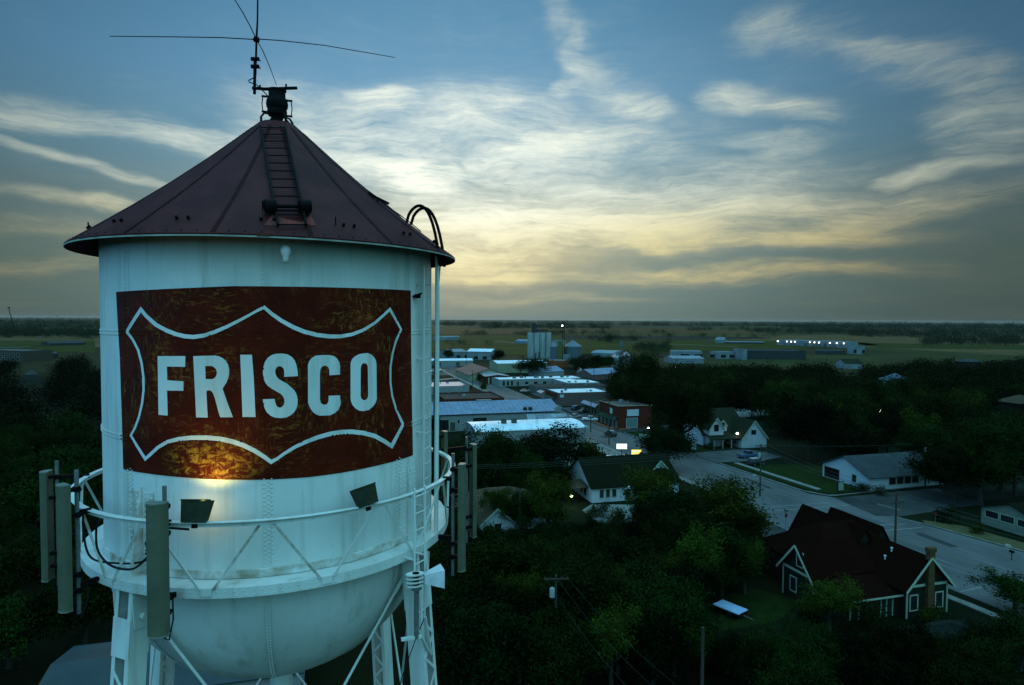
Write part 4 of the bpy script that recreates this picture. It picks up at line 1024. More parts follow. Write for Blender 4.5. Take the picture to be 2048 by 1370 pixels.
def bld(label, s0, t0, w, d, h, roof='flat', rise=3, wall=PALEG, rf=RGREY, ov=.5, cat='building', name='building', org=None, ang=None, openings=(), par=.5, hip=None, group=None, gable_wall=None):
    loc_ = org if org is not None else ST(s0, t0); an = TH if ang is None else ang
    root = empty(name, (loc_.x, loc_.y, 0), an, label, cat, group)
    b = MB(); W, D = w, d
    if roof == 'flat': b.box(0, W, 0, D, -.05, h)
    elif roof == 'gablex': b.prism([(0, -.05), (D, -.05), (D, h), (D/2, h+rise-.02), (0, h)], 'x', 0, W)
    elif roof == 'gabley': b.prism([(0, -.05), (W, -.05), (W, h), (W/2, h+rise-.02), (0, h)], 'y', 0, D)
    elif roof == 'barrel':
        pr = [(0, -.05), (D, -.05), (D, h)] + [(D/2+D/2*math.cos(PI*k/12), h+rise*math.sin(PI*k/12)-.02) for k in range(1, 12)] + [(0, h)]
        b.prism(pr, 'x', 0, W)
    else: b.box(0, W, 0, D, -.05, h)
    b.build('wall', wall, root)
    b = MB(); th = .14
    if roof == 'flat':
        b.box(.3, W-.3, .3, D-.3, h-.0, h+.05)
        rfo = b.build('roof', rf, root); b = MB()
        for x0, x1, y0, y1 in ((0, W, 0, .3), (0, W, D-.3, D), (0, .3, .3, D-.3), (W-.3, W, .3, D-.3)): b.box(x0-.003, x1+.003, y0-.003 if y0 == 0 else y0, y1+.003 if y1 == D else y1, h, h+par)
        b.build('parapet', wall, rfo)
    elif roof == 'gablex':
        k = rise/(D/2)
        for sg in (0, 1):
            ye = -ov if sg == 0 else D+ov; ze = h-ov*k
            b.add([(-ov, ye, ze), (W+ov, ye, ze), (W+ov, D/2, h+rise), (-ov, D/2, h+rise), (-ov, ye, ze+th), (W+ov, ye, ze+th), (W+ov, D/2, h+rise+th), (-ov, D/2, h+rise+th)],
                  [(0, 1, 2, 3), (4, 5, 6, 7), (0, 1, 5, 4), (1, 2, 6, 5), (3, 0, 4, 7)])
        rfo = b.build('roof', rf, root)
    elif roof == 'gabley':
        k = rise/(W/2)
        for sg in (0, 1):
            xe = -ov if sg == 0 else W+ov; ze = h-ov*k
            b.add([(xe, -ov, ze), (xe, D+ov, ze), (W/2, D+ov, h+rise), (W/2, -ov, h+rise), (xe, -ov, ze+th), (xe, D+ov, ze+th), (W/2, D+ov, h+rise+th), (W/2, -ov, h+rise+th)],
                  [(0, 1, 2, 3), (4, 5, 6, 7), (0, 1, 5, 4), (1, 2, 6, 5), (3, 0, 4, 7)])
        rfo = b.build('roof', rf, root)
    elif roof == 'barrel':
        o = 0; pr = [(D/2+(D/2+ov)*math.cos(PI*k/16), h+(rise+.1)*math.sin(PI*k/16)) for k in range(17)]
        vs = [(-ov, y, z) for y, z in pr]+[(W+ov, y, z) for y, z in pr]; b.add(vs, [(i, i+1, i+18, i+17) for i in range(16)])
        vs = [(-ov, y, z+.1) for y, z in pr]+[(W+ov, y, z+.1) for y, z in pr]; b.add(vs, [(i, i+1, i+18, i+17) for i in range(16)])
        for x in (-ov, W+ov): b.add([(x, y, z) for y, z in pr]+[(x, y, z+.1) for y, z in pr], [(i, i+1, i+18, i+17) for i in range(16)])
        rfo = b.build('roof', rf, root, True)
    elif roof == 'hip':
        m = min(W, D)/2 if hip is None else hip; z = h
        if W >= D: r0, r1 = (m, D/2), (W-m, D/2)
        else: r0, r1 = (W/2, m), (W/2, D-m)
        e = ov; vs = [(-e, -e, z), (W+e, -e, z), (W+e, D+e, z), (-e, D+e, z), (r0[0], r0[1], z+rise), (r1[0], r1[1], z+rise)]
        fs = [(0, 1, 5, 4), (1, 2, 5), (2, 3, 4, 5), (3, 0, 4)] if W >= D else [(0, 1, 4), (1, 2, 5, 4), (2, 3, 5), (3, 0, 4, 5)]
        b.add(vs, fs+[(3, 2, 1, 0)]); rfo = b.build('roof', rf, root)
    if roof == 'flat' and w*d > 130 and loc_.length < 560 and h < 8:
        rg_ = random.Random(int(w*7+d*13))
        for k_ in range(2+int(w*d/170)):
            x_, y_ = rg_.uniform(1.2, w-3), rg_.uniform(1.2, d-3); a_, c_ = rg_.uniform(.5, 1.5), rg_.uniform(.5, 1.3)
            q_ = MB()
            if k_ % 3 == 2: q_.tube([(x_, y_, h), (x_, y_, h+.9)], .16, 8)
            else: q_.box(x_, x_+a_, y_, y_+c_, h+.06, h+.06+rg_.uniform(.5, 1.0))
            q_.build('vent_pipe' if k_ % 3 == 2 else 'roof_unit', RGREY if k_ % 2 else RWHITE2, rfo)
    root['_w'] = w; root['_d'] = d
    for op in openings:
        face, u, z, ww, hh = op[:5]; kw = op[5] if len(op) > 5 else {}
        opening(root, face, u, z, ww, hh, (W, D), **kw)
    FOOT.append((loc_.copy(), an, w, d, h+(rise if roof != 'flat' else 0)))
    root.pop('_w'); root.pop('_d')
    return root, rfo
FOOT = []
DOOR = dict(name='door', glass=mat('painted_door', (.06, .06, .05), .6))
W_ = lambda face, us, z, w, h, **k: [(face, u, z, w, h, k) for u in us]

# 1 barrel-roofed warehouse
r1, f1 = bld('low grey building with a bright white rounded metal roof beside the main street', 37.2, 169.5, 31.5, 13.5, 4.3, 'barrel', 1.15, PALEG, RWHITE, .25,
   openings=W_('l', [3.5], .1, 3, 3, name='door', glass=mat('roller_door', (.16, .17, .17), .6)))
for x in (8.6, 11.6):
    b = MB(); b.box(x, x+1.3, 4.4, 5.7, 5.5, 7.0); b.build('roof_unit', RGREY, f1)
b = MB(); b.box(31.6, 33.0, -1.0, 14.5, 3.2, 4.6); b.build('canopy', PALEG, r1)
b = MB(); b.box(29.3, 31.7, -.3, -.02, 0, 4.2); b.build('pilaster', PALEG, r1)
for x in (18, 18.5): b = MB(); b.tube([(x, 2.4, 5.4), (x, 2.4, 8)], .05, 5); b.build('vent_pipe', BLACK, f1)
b = MB(); b.add([(19, 13.2, 4.5), (31.5, 13.2, 5.6), (31.5, 15.2, 6.2), (19, 15.2, 6.4)], [(0, 1, 2, 3)]); b.box(19, 31.5, 13.3, 15.1, 3, 4.5); b.build('rear_annexe', RWHITE2, r1)
# 2 long building with the pale blue roof
r2, f2 = bld('long stucco building with a wide pale blue sloping roof behind the white-roofed one', 28, 196.5, 43.5, 21, 5.2, 'gablex', 2.6, PALEG, RBLUE, .25,
   openings=[('n', 38.3, .6, 1.5, 2.6, dict(glass=mat('bricked_arch', (.10, .11, .085), .8), fw=0, name='arched_panel')), ('n', 3.6, .1, 3.0, 3.6, dict(name='door')), ('n', 14.3, .4, 4.4, 3.6, dict(name='door', fw=.05)), ('n', 9.4, 2.4, .6, 1.2), ('n', 7.0, .1, 1.7, 2.8, DOOR)])
for x in (31.2, 33.0): b = MB(); b.prism([(x+.65+.65*math.cos(t*PI/6), 6.3+.65*math.sin(t*PI/6)) for t in range(12)], 'y', .4, 1.6) if 0 else b.lathe([(0, 0), (.62, 0), (.68, .3), (.62, 1.2), (0, 1.25)], (x+.6, 1.6, 5.4), 14); b.build('roof_fan', DKGREEN, f2)
b = MB(); b.box(-.3, 43.2, -.32, -.12, 5.0, 5.25); b.build('gutter', BLACK, f2)
b = MB(); b.prism([(0, 5.0), (1.9, 5.0), (2.4, 6.6), (1.2, 7.2), (.4, 6.6)], 'y', -.9, .2); b.v = [(x+41.2, y, z) for x, y, z in b.v]; b.build('corner_parapet', PALEG, r2)
b = MB(); b.box(17.6, 22.6, 10.0, 10.9, 7.5, 8.3); b.build('roof_cap', RWHITE2, f2)
# 3 dark flat roof
bld('brown brick shop with a dark flat roof and pale roof boxes left of the street', 40, 236, 23, 22, 4.6, 'flat', 0, BRICK, TAR, openings=W_('r', [3, 8, 13], .8, 2.4, 2.2))
rr_ = bld('pale grey building with a low blue-grey roof far left along the street', 30, 292, 31, 22, 3.8, 'flat', 0, PALEG, RBLUE, par=.25)[0]
bld('cream hall with a long faded purple-brown gable roof near the bend of the street', 73.8, 352, 22, 44, 3.4, 'gabley', 3.6, CREAM, RPURP, .4, openings=W_('n', [9], .2, 3, 2.6, **DOOR)+W_('l', [4, 12, 20, 28], 1.2, 1.2, 1.4))
bld('long low white shed with a bright roof beside the street bend', 62, 470, 39, 12, 4.0, 'gablex', 1.2, PALEG, RWHITE, .2, openings=W_('n', [12, 26], .1, 3, 2.8, **DOOR))
ry, fy = bld('pale yellow metal building with a white roof and a lit corner lamp', 102.5, 402, 34, 22, 6.2, 'gablex', 1.3, CREAM, RWHITE, .2, openings=[('n', 7, .2, 8, 4.5, dict(name='door', glass=CREAM, frame=mat('drab_frame', (.07, .06, .04), .7)))])
bld('red brick office with white gabled porch posts at the street corner', 79.5, 335, 12, 26, 4.2, 'gabley', .8, BRICK, RWHITE2, .8, openings=W_('n', [1, 3, 7, 9], .3, .4, 3.2, frame=TRIM, glass=TRIM)+W_('l', [3, 7, 11], .8, 1.2, 1.8))
rl, fl = bld('long flat white-roofed office with roof air-conditioning units and grey eaves', 83, 322, 46, 13, 3.6, 'flat', 0, PALEG, RWHITE, par=.12, openings=W_('n', [2, 4.2, 6.4], .4, 1.2, 2.4)+W_('n', [9.5], .1, 1.4, 2.4, **DOOR)+W_('n', [14, 19, 24, 29], .9, 2, 1.4))
for i, x in enumerate((9, 13.5, 21, 30, 36)):
    b = MB(); b.box(x, x+1.6, 5+(i % 2)*1.5, 6.4+(i % 2)*1.5, 3.66, 4.7); b.build('roof_unit', RGREY, fl)
bld('white-roofed rear wing of the office stretching toward the trees', 112, 298, 17, 23, 3.5, 'flat', 0, PALEG, RWHITE, par=.1)
bld('walled courtyard shed with a plain grey wall behind the brick shop', 93, 290, 36, 12, 2.9, 'flat', 0, mat('grey_green_block', (.085, .09, .085), .85, .15, 1), TAR, par=.15)
rb, fb = bld('rose-brown brick shop with a white roof and a red front on the main street', 87.4, 243, 23, 17.5, 5.0, 'flat', 0, ROSE, RWHITE, par=.45,
   openings=[('l', 1.0, 3.1, 15.5, 1.7, dict(name='fascia_panel', glass=BRICK, fw=0))]+W_('l', [1.5, 5, 8.5, 12], .4, 2.0, 2.2))
b = MB(); b.add([(-1.9, 3, 2.7), (-1.9, 16, 2.7), (0, 16, 3.2), (0, 3, 3.2), (-1.9, 3, 2.6), (-1.9, 16, 2.6)], [(0, 1, 2, 3), (4, 5, 1, 0)]); b.build('awning', GREENP, rb)
b = MB(); b.box(.6, 2.2, -.14, -.01, 3.6, 4.7); b.build('wall_sign', PANELW, rb)
b = MB(); b.add([(-1.7, 17.6, 3.4), (-1.7, 24, 3.4), (0, 24, 4.2), (0, 17.6, 4.2)], [(0, 1, 2, 3)]); b.build('metal_awning', RBLUE, rb)
rg, fg = bld('small shop with a green tiled fascia and a dark round sign beside the parked cars', 92.6, 215, 9, 14, 3.9, 'flat', 0, mat('green_front', (.05, .085, .055), .7), TAR, par=.3, openings=W_('l', [1.5, 4.5, 8, 11], .3, 1.8, 2.3, frame=mat('mustard_trim', (.2, .16, .03), .7)))
b = MB(); b.add([(-1.2, 0, 3.2), (-1.2, 14, 3.2), (0, 14, 4.3), (0, 0, 4.3)], [(0, 1, 2, 3)]); b.build('fascia', RBLUE, rg)
b = MB(); b.tube([(3.6, -.2, 3.9), (3.6, -.05, 3.9)], .95, 16); b.build('round_sign', mat('dark_sign', (.02, .012, .01), .7), rg)
b = MB(); b.box(-.9, .6, -6.2, -6.05, .9, 2.9); b.build('display_board', PANELW, rg)
# two-storey corner store
rs_, fs_ = bld('two-storey red brick corner store with green awnings and a slanted flat roof', 88.2, 188.2, 11.5, 15.5, 6.9, 'flat', 0, BRICK, RGREY, par=.35,
   openings=[('n', 3.0, 4.1, 4.0, 2.0, dict(glass=PANELW, fw=.06, frame=PANELW)), ('n', 2.8, .3, 3.8, 3.0, dict(glass=mat('pale_shop_blind', (.12, .17, .16), .6), fw=.1, frame=PANELW)), ('l', 9.0, 4.3, 1.6, 1.6, dict(glass=PANELW))]+W_('l', [1.2, 4.2, 7.2, 10.4, 13.2], .2, 1.3, 2.3, glass=mat('pale_shop_glass', (.10, .13, .13), .3)))
for y in (.6, 4.0, 7.4, 10.8):
    b = MB(); b.add([(-1.3, y, 2.7), (-1.3, y+3, 2.7), (-.01, y+3, 3.7), (-.01, y, 3.7), (-1.3, y, 2.5), (-1.3, y+3, 2.5)], [(0, 1, 2, 3), (4, 5, 1, 0), (0, 3, 4), (1, 5, 2)]); b.build('awning', GREENP, rs_)
b = MB(); b.box(-.25, 11.7, -.25, 15.7, 7.25, 7.32); b.f = b.f[:1]+b.f[2:]
b2 = MB()
for x0, x1, y0, y1 in ((-.25, 11.75, -.25, .1), (-.25, .1, .1, 15.5)): b2.box(x0, x1, y0, y1, 7.26, 7.36)
b2.build('coping', mat('tan_coping', (.26, .22, .15), .8), fs_)
# white gabled church-like house
rc, fc = bld('white gabled house with a steep dark roof and dormers across the street', 99.6, 157.5, 14, 14, 3.2, 'gablex', 6.0, WOODW, RGREEN, .5, cat='house', name='house', openings=W_('n', [4.5, 7], .8, 1.1, 1.6))
def wing(root, x0, y0, w, d, h, rise, wall, rf, orient='y', nm='gable_wing', ov=.35, wins=()):
    b = MB()
    if orient == 'y': b.prism([(x0, 0), (x0+w, 0), (x0+w, h), (x0+w/2, h+rise-.02), (x0, h)], 'y', y0, y0+d)
    else: b.prism([(y0, 0), (y0+d, 0), (y0+d, h), (y0+d/2, h+rise-.02), (y0, h)], 'x', x0, x0+w)
    wg = b.build(nm, wall, root); b = MB(); th = .12
    if orient == 'y':
        k = rise/(w/2); lo_, hi_ = (y0-ov, y0+d+(.0))
        for xe in (x0-ov, x0+w+ov):
            ze = h-ov*k; m = x0+w/2
            b.add([(xe, lo_, ze), (xe, hi_, ze), (m, hi_, h+rise), (m, lo_, h+rise), (xe, lo_, ze+th), (xe, hi_, ze+th), (m, hi_, h+rise+th), (m, lo_, h+rise+th)], [(0, 1, 2, 3), (4, 5, 6, 7), (0, 1, 5, 4), (1, 2, 6, 5), (3, 0, 4, 7)])
    else:
        k = rise/(d/2); lo_, hi_ = (x0-ov, x0+w)
        for ye in (y0-ov, y0+d+ov):
            ze = h-ov*k; m = y0+d/2
            b.add([(lo_, ye, ze), (hi_, ye, ze), (hi_, m, h+rise), (lo_, m, h+rise), (lo_, ye, ze+th), (hi_, ye, ze+th), (hi_, m, h+rise+th), (lo_, m, h+rise+th)], [(0, 1, 2, 3), (4, 5, 6, 7), (0, 1, 5, 4), (1, 2, 6, 5), (3, 0, 4, 7)])
    rr = b.build('wing_roof', rf, wg)
    b = MB()   # white barge boards on the visible gable
    if orient == 'y':
        m = x0+w/2; 
        for xe in (x0-ov, x0+w+ov): b.bar((xe, y0-ov-.03, h-ov*rise/(w/2)+.04), (m, y0-ov-.03, h+rise+.04), .05, .26)
    else:
        m = y0+d/2
        for ye in (y0-ov, y0+d+ov): b.bar((x0-ov-.03, ye, h-ov*rise/(d/2)+.04), (x0-ov-.03, m, h+rise+.04), .05, .26)
    if nm != 'rear_gable': b.build('bargeboard', TRIM, wg)
    return wg
g1 = wing(rc, 0.6, -2.2, 4.4, 9, 5.0, 2.9, WOODW, RGREEN); opening(g1, 'n', 2.1, 4.4, 1.3, 2, (1, 1)) if 0 else None
g2 = wing(rc, 8.2, -6, 8.0, 14, 2.6, 4.8, WOODW, RGREEN)
g3 = wing(rc, 5.2, .4, 2.6, 6, 5.2, 1.6, WOODW, RGREEN, nm='dormer', ov=.2)
for x, y, z, w, h in ((2.0, -2.2, 4.2, 1.5, 1.9), (11.2, -6, 3.6, 1.6, 1.3), (5.95, .4, 4.6, 1.1, 1.5)):
    b = MB(); b.box(x, x+w, y-.03, y+.02, z, z+h); b.build('gable_window', GLASS, rc)
b = MB(); b.add([(-.6, -5.6, 2.7), (8.2, -5.6, 2.7), (8.2, 0, 3.5), (-.6, 0, 3.5), (-.6, -5.6, 2.55), (8.2, -5.6, 2.55), (8.2, 0, 3.35), (-.6, 0, 3.35)], [(0, 1, 2, 3), (4, 5, 6, 7), (0, 1, 5, 4), (3, 0, 4, 7)]); pr_ = b.build('porch_roof', RGREEN, rc)
for x in (0, 2.7, 5.4, 7.9): b = MB(); b.box(x, x+.18, -5.4, -5.2, 0, 2.6); b.build('porch_post', TRIM, pr_)
# blue-grey roofed house
rbh, fbh = bld('white bungalow with a blue-grey gable roof and a dark corner porch on its lawn', 106.5, 106.8, 18.5, 13, 2.9, 'gablex', 2.9, WOODW, RSLATE, .7, cat='house', name='house',
   openings=W_('l', [8.6], .9, 1.1, 1.5)+[('l', .6, .15, 4.4, 2.3, dict(glass=BLACK, fw=.12, name='porch_opening'))]+W_('n', [5.2, 7.2, 9.2, 11.2], .9, 1.7, 1.4))
# dark-roofed white house
rd, fd = bld('white clapboard house with a broad dark shingle roof left of the crossroads', 47.5, 112.8, 18.5, 13, 3.1, 'gablex', 4.2, WOODW, RDARK, .5, cat='house', name='house',
   openings=W_('n', [1.6, 2.9, 4.2], .9, .8, 1.5)+W_('n', [6.9], .1, 1.0, 2.1, **DOOR)+W_('l', [1.5, 3.4, 5.2, 7.2, 9.2], .7, .9, 1.6))
b = MB(); b.prism([(-.2, 2.9), (1.3, 2.9), (.55, 3.6)], 'y', -1.4, 0); b.v = [(x+6.9, y, z-.5) for x, y, z in b.v]; b.build('door_hood', PANELW, rd)
wing(rd, 12.5, 3, 7, 8.6, 3.0, 3.6, WOODW, RDARK, nm='side_wing')
b = MB(); b.add([(-5, 1.5, 2.5), (0, 1.5, 2.8), (0, 5.5, 3.4), (-5, 5.5, 3.0), (-5, 1.5, 2.35), (0, 1.5, 2.65)], [(0, 1, 2, 3), (0, 1, 5, 4)]); b.build('side_porch_roof', RTAN, rd)
# small white gable house with a tan roof
rt2, ft2 = bld('small white cottage with a tan-brown hipped and gabled roof beside the right antennas', 19.6, 101.5, 16, 12, 2.9, 'hip', 2.9, WOODW, RTAN, .5, cat='house', name='house')
gw = wing(rt2, 2.6, -4.0, 5.6, 8, 2.6, 2.4, WOODW, RTAN); b = MB(); b.box(4.9, 6.0, -4.04, -3.98, 1.0, 2.6); b.build('gable_window', GLASS, rt2)
b = MB(); b.box(2.55, 2.6, -2.4, -1.2, 1.0, 2.4); b.build('side_window', GLASS, rt2)
# dark craftsman house, bottom right
rk, fk = bld('large dark craftsman house with a red-brown roof, white trim and a brick chimney', 58, 64.2, 14, 12.5, 4.0, 'hip', 4.2, DWALL, RBROWN, .6, cat='house', name='house', hip=4.5)
def trimbar(a, c, w=.16, par=rk, d=.06): b = MB(); b.bar(a, c, d, w); return b.build('trim', TRIM, par)
wl1 = wing(rk, -2.2, -.4, 7, 5.4, 3.9, 3.1, DWALL, RBROWN, 'x', ov=.6)
wl2 = wing(rk, 6.9, -5.0, 6.1, 10, 3.9, 3.2, DWALL, RBROWN, 'y', ov=.6)
wl3 = wing(rk, 6.0, 3, 5, 11.5, 4.0, 4.0, DWALL, RBROWN, 'y', nm='rear_gable')
wl4 = wing(rk, 10.0, 4, 4.4, 9, 4.0, 3.7, DWALL, RBROWN, 'y', nm='rear_gable')
def win(root, x, y, z, w, h, ax='n'):
    b = MB(); fw = .13
    for a0, a1, z0, z1 in ((-fw, 0, -fw, h+fw), (w, w+fw, -fw, h+fw), (0, w, h, h+fw), (0, w, -fw, 0)):
        if ax == 'n': b.box(x+a0, x+a1, y-.06, y, z+z0, z+z1)
        else: b.box(x-.06, x, y+a0, y+a1, z+z0, z+z1)
    fr = b.build('window', TRIM, root); b = MB()
    if ax == 'n': b.box(x, x+w, y-.03, y, z, z+h)
    else: b.box(x-.03, x, y, y+w, z, z+h)
    b.build('pane', GLASS, fr)
win(wl1, -2.2, 1.5, 4.5, 1.0, 1.7, 'l'); win(wl1, -2.2, 2.6, 1.0, 1.0, 1.7, 'l')
win(wl2, 7.5, -5, .9, 1.0, 1.7); win(wl2, 11.3, -5, .9, 1.0, 1.7)
trimbar((6.9, -5.05, 3.75), (13.0, -5.05, 3.75), .3, wl2); trimbar((-2.25, -.4, 3.75), (-2.25, 5, 3.75), .3, wl1)
for x in (6.95, 12.95): trimbar((x, -5.04, 0), (x, -5.04, 3.6), .14, wl2, .14)
for y in (-.35, 4.95): trimbar((-2.24, y, 0), (-2.24, y, 3.6), .14, wl1, .14)
b = MB(); b.box(9.6, 10.5, -5.5, -5.0, 0, 8.1); b.box(9.5, 10.6, -5.6, -4.95, 7.8, 8.3); b.build('chimney', mat('brown_brick', (.07, .045, .02), .9, .4, 4), rk)
b = MB(); b.add([(-.8, -4.6, 2.75), (6.9, -4.6, 2.75), (6.9, 1.6, 4.4), (-.8, 1.6, 4.4), (-.8, -4.6, 2.6), (6.9, -4.6, 2.6), (6.9, 1.6, 4.25), (-.8, 1.6, 4.25)], [(0, 1, 2, 3), (4, 5, 6, 7), (0, 1, 5, 4), (3, 0, 4, 7), (1, 2, 6, 5)]); pf = b.build('porch_roof', RBROWN, rk)
trimbar((-.8, -4.63, 2.62), (6.9, -4.63, 2.62), .2, pf)
b = MB(); b.box(-.2, 6.9, -3.9, -.4, 0, 2.55); b.build('porch_room', mat('dark_porch', (.016, .018, .014), .8), rk)
for x in (-.1, 1.1, 2.3, 4.3, 5.1, 6.0): trimbar((x, -3.95, 0), (x, -3.95, 2.6), .12, pf, .12)
b = MB(); b.add([(13.0, -3.2, 2.9), (15.2, -3.2, 2.6), (15.2, 1.5, 2.6), (13.0, 1.5, 3.4), (13, -3.2, 2.75), (15.2, -3.2, 2.45)], [(0, 1, 2, 3), (0, 1, 5, 4)]); b.build('side_porch_roof', RBROWN, rk)
b = MB(); b.add([(-3.2, -1.6, 2.6), (-2.2, -3.4, 2.4), (0, -3.4, 3.0), (0, -.4, 3.6), (-2.2, -.4, 3.4)], [(0, 1, 2, 3, 4)]); 
for x, y, z in ((9.1, 5.6, 6.1), (9.7, 2.6, 6.2)): pass
for p in ((8.2, -.6), (9.1, -.7)): b = MB(); z = 3.9+3.2*(1-abs(p[0]-9.95)/3.05); b.tube([(p[0], p[1], z-.2), (p[0], p[1], z+.5)], .09, 8); b.tube([(p[0], p[1], z+.5), (p[0], p[1], z+.58)], .16, 8); b.build('roof_vent', PANELW, wl2)
b = MB(); b.tube([(5.8, 6.5, 6.6), (5.8, 6.5, 7.5)], .1, 8); b.tube([(5.8, 6.5, 7.5), (5.8, 6.5, 7.6)], .18, 8); b.build('roof_vent', PANELW, wl3)
# right-edge house with windows along its side
bld('low dark-roofed house with a white window band at the right edge of the photo', 108.5, 74.5, 14, 10, 2.9, 'gablex', 1.8, mat('sage_panel', (.16, .18, .14), .8), RDARK, .6, cat='house', name='house', openings=W_('l', [.8, 3.4, 6.2], 1.5, 2.2, 1.1))
# lower-left roof under the tower
bld('big shallow grey roof of a hall seen between the tower legs, bottom left', -22.8, 57, 20, 9.5, 4.6, 'gablex', .9, PALEG, mat('slate_blue_metal_roof', (.035, .048, .050), .6, .1, .5), .3)
bld('low outbuilding with a pale patched roof under the trees, bottom right', 56, 49.5, 8, 4, 2.4, 'gablex', .9, DWALL, mat('patched_pale_roof', (.005, .010, .007), .95, .6, 1.5), .3)
bld('pale hip-roofed house showing above the trees on the right', 240, 228, 9.5, 9, 8.6, 'hip', 3.0, PALEG, mat('dull_blue_roof', (.06, .08, .10), .8, .2, .4), .4, cat='house', name='house')
bld('brownish hip-roofed house among the trees near the right edge', 243, 176, 11, 9, 5.0, 'hip', 2.6, DWALL, RTAN, .5, cat='house', name='house', openings=W_('n', [3], 1.0, 1.2, 4, glass=PANELW))
bld('small white-roofed building glimpsed over the treetops near the right edge', 463, 376, 15, 9, 4.5, 'hip', 2.2, DWALL, RSLATE, .3, cat='house', name='house')
# far rows
def far(label, pl, pr, d, h, roof, rise, wall, rf, ops=(), **k):
    a, c = G(*pl), G(*pr); w = (c-a).length; an = math.atan2((c-a).y, (c-a).x)
    return bld(label, 0, 0, w, d, h, roof, rise, wall, rf, k.pop('ov', .2), org=a, ang=an, openings=ops, **k)
FW = mat('far_white_wall', (.15, .175, .185), .8, .25, .15); FD = mat('far_dark_wall', (.03, .035, .035), .8, .1, .2)
LAMP = mat('lit_lamp', (.9, .9, .8), .4, emit=(1, .93, .75), estr=14)
def lampat(parent, x, y, z, r, nm='wall_lamp', m=None): b = MB(); b.lathe([(0, -r), (r*.7, -r*.7), (r, 0), (r*.7, r*.7), (0, r)], (x, y, z), 8); return b.build(nm, m or LAMP, parent)
a, c = G(1553, 690), G(1693, 695.5); Wf = (c-a).length
rwf, _ = far('long white warehouse row with lit wall lamps out in the fields', (1553, 690), (1693, 695.5), 30, 7.2, 'flat', 0, FW, RWHITE2, [('n', Wf*f, .1, Wf*.011, 4.4, dict(fw=0, glass=FD, name='dock_door')) for f in (.09, .12, .15, .2, .225, .25, .275, .42, .45, .54, .565, .59, .615, .64, .70, .72, .78, .805, .83, .855)])
for f in (.02, .16, .225, .28, .5, .565, .63, .78, .87, .965): lampat(rwf, Wf*f, -.4, 5.6, .62)
far('tiny white gabled farmhouse in the open fields', (1430, 686), (1447, 686.5), 14, 5, 'gablex', 4, FW, FW, cat='house', name='house')
far('thin low white shed line in the open fields', (1450, 687), (1528, 688), 9, 2.4, 'gablex', 1, FD, FW)
far('long black-sided shed with a bright roof edge beyond the trees', (1494, 718), (1612, 719), 20, 7.5, 'flat', 0, FD, FW, par=.7)
far('white end block of the long dark shed', (1484, 720), (1494, 720), 18, 9, 'flat', 0, FW, FW)
far('flat pale roof with three lit lamps beyond the trees', (1345, 727), (1408, 727), 22, 4, 'gablex', 1.6, FW, RWHITE2)
far('low white commercial block behind the lamp-lit roof', (1343, 716), (1404, 717), 25, 6, 'flat', 0, FW, FW, W_('n', [8, 20, 34], 1, 8, 3))
far('white flat building left of the long black-sided shed', (1433, 718), (1474, 718), 16, 6, 'flat', 0, FW, RWHITE2, W_('n', [4, 12, 20], 1, 5, 3))
far('long thin white-roofed shed behind the wood', (1630, 708), (1692, 709), 16, 3.5, 'flat', 0, FD, FW)
far('pale block building at the edge of the wood', (1694, 708), (1726, 709), 16, 8, 'flat', 0, FW, FW, W_('n', [6, 14], 1, 3, 4))
far('green-roofed white gabled house in a gap of the wood', (1690, 738), (1725, 738), 12, 4, 'gablex', 3, FW, RGREEN, cat='house', name='house')
far('pale flat-roofed store beyond the grain bins', (1182, 717), (1228, 719), 30, 5, 'barrel', 2, FW, RWHITE2)
far('white farm bin with a cone roof, left of the pair', (1228, 735), (1241, 735), 10, 7, 'hip', 3, FW, RWHITE2)
far('white farm bin with a cone roof, right of the pair', (1249, 730), (1262, 730), 10, 7, 'hip', 3, FW, RWHITE2)
far('blue-roofed bungalow under the trees beyond the courtyard', (1184, 761), (1240, 757), 14, 3.2, 'gablex', 2.8, ROSE, RBLUE, cat='house', name='house')
far('grey-roofed house behind the flat white office roof', (1088, 755), (1128, 752), 14, 3.2, 'gablex', 2.6, PALEG, RBLUE, cat='house', name='house')
far('little white gabled shed between the round trees', (1157, 757), (1166, 757), 6, 4.5, 'gabley', 2.0, WOODW, RGREEN)
far('orange brick building below the grain silos', (1092, 735), (1128, 736), 14, 5, 'flat', 0, mat('orange_brick', (.18, .055, .02), .85), FW, par=.3)
far('white metal shed complex, left part, far left of the silos', (905, 718), (935, 717), 24, 6, 'gablex', 2, FW, RWHITE2, W_('n', [4, 12], .2, 4, 3))
far('white metal shed complex, right part with dark openings', (934, 719), (982, 720), 20, 7, 'gablex', 2, FW, RWHITE, W_('n', [6, 14, 22], .2, 4, 3))
far('low white tank row in the green field near the horizon', (876, 681.5), (919, 680.5), 14, 5, 'barrel', 2, FW, FW)
far('pale blue low roofs beside the silos in the field', (1030, 687), (1057, 688), 16, 4, 'gablex', 2, FW, RBLUE)
far('white low building behind the steel bins', (1110, 690), (1132, 690), 16, 6, 'flat', 0, FW, FW)
far('red brick school-like block at the far left edge', (-40, 720), (47, 724), 22, 8, 'flat', 0, mat('dull_brick', (.06, .045, .035), .85), RGREY, W_('n', [4, 10, 16, 22, 28, 34, 40, 46], 4.4, 3, 1.8)+W_('n', [4, 10, 16, 22, 28, 34, 40, 46], 1, 3, 1.8))
far('pale grey flat roof beside the brick block at far left', (52, 718), (84, 718), 22, 3, 'flat', 0, FD, FW)
far('small bright white trailer in the field at far left', (92, 714), (104, 714), 7, 3.2, 'flat', 0, FW, RWHITE)
far('low grey farm sheds with white gable edges at far left', (100, 692), (172, 690), 24, 3, 'gablex', 2, FD, RSLATE)
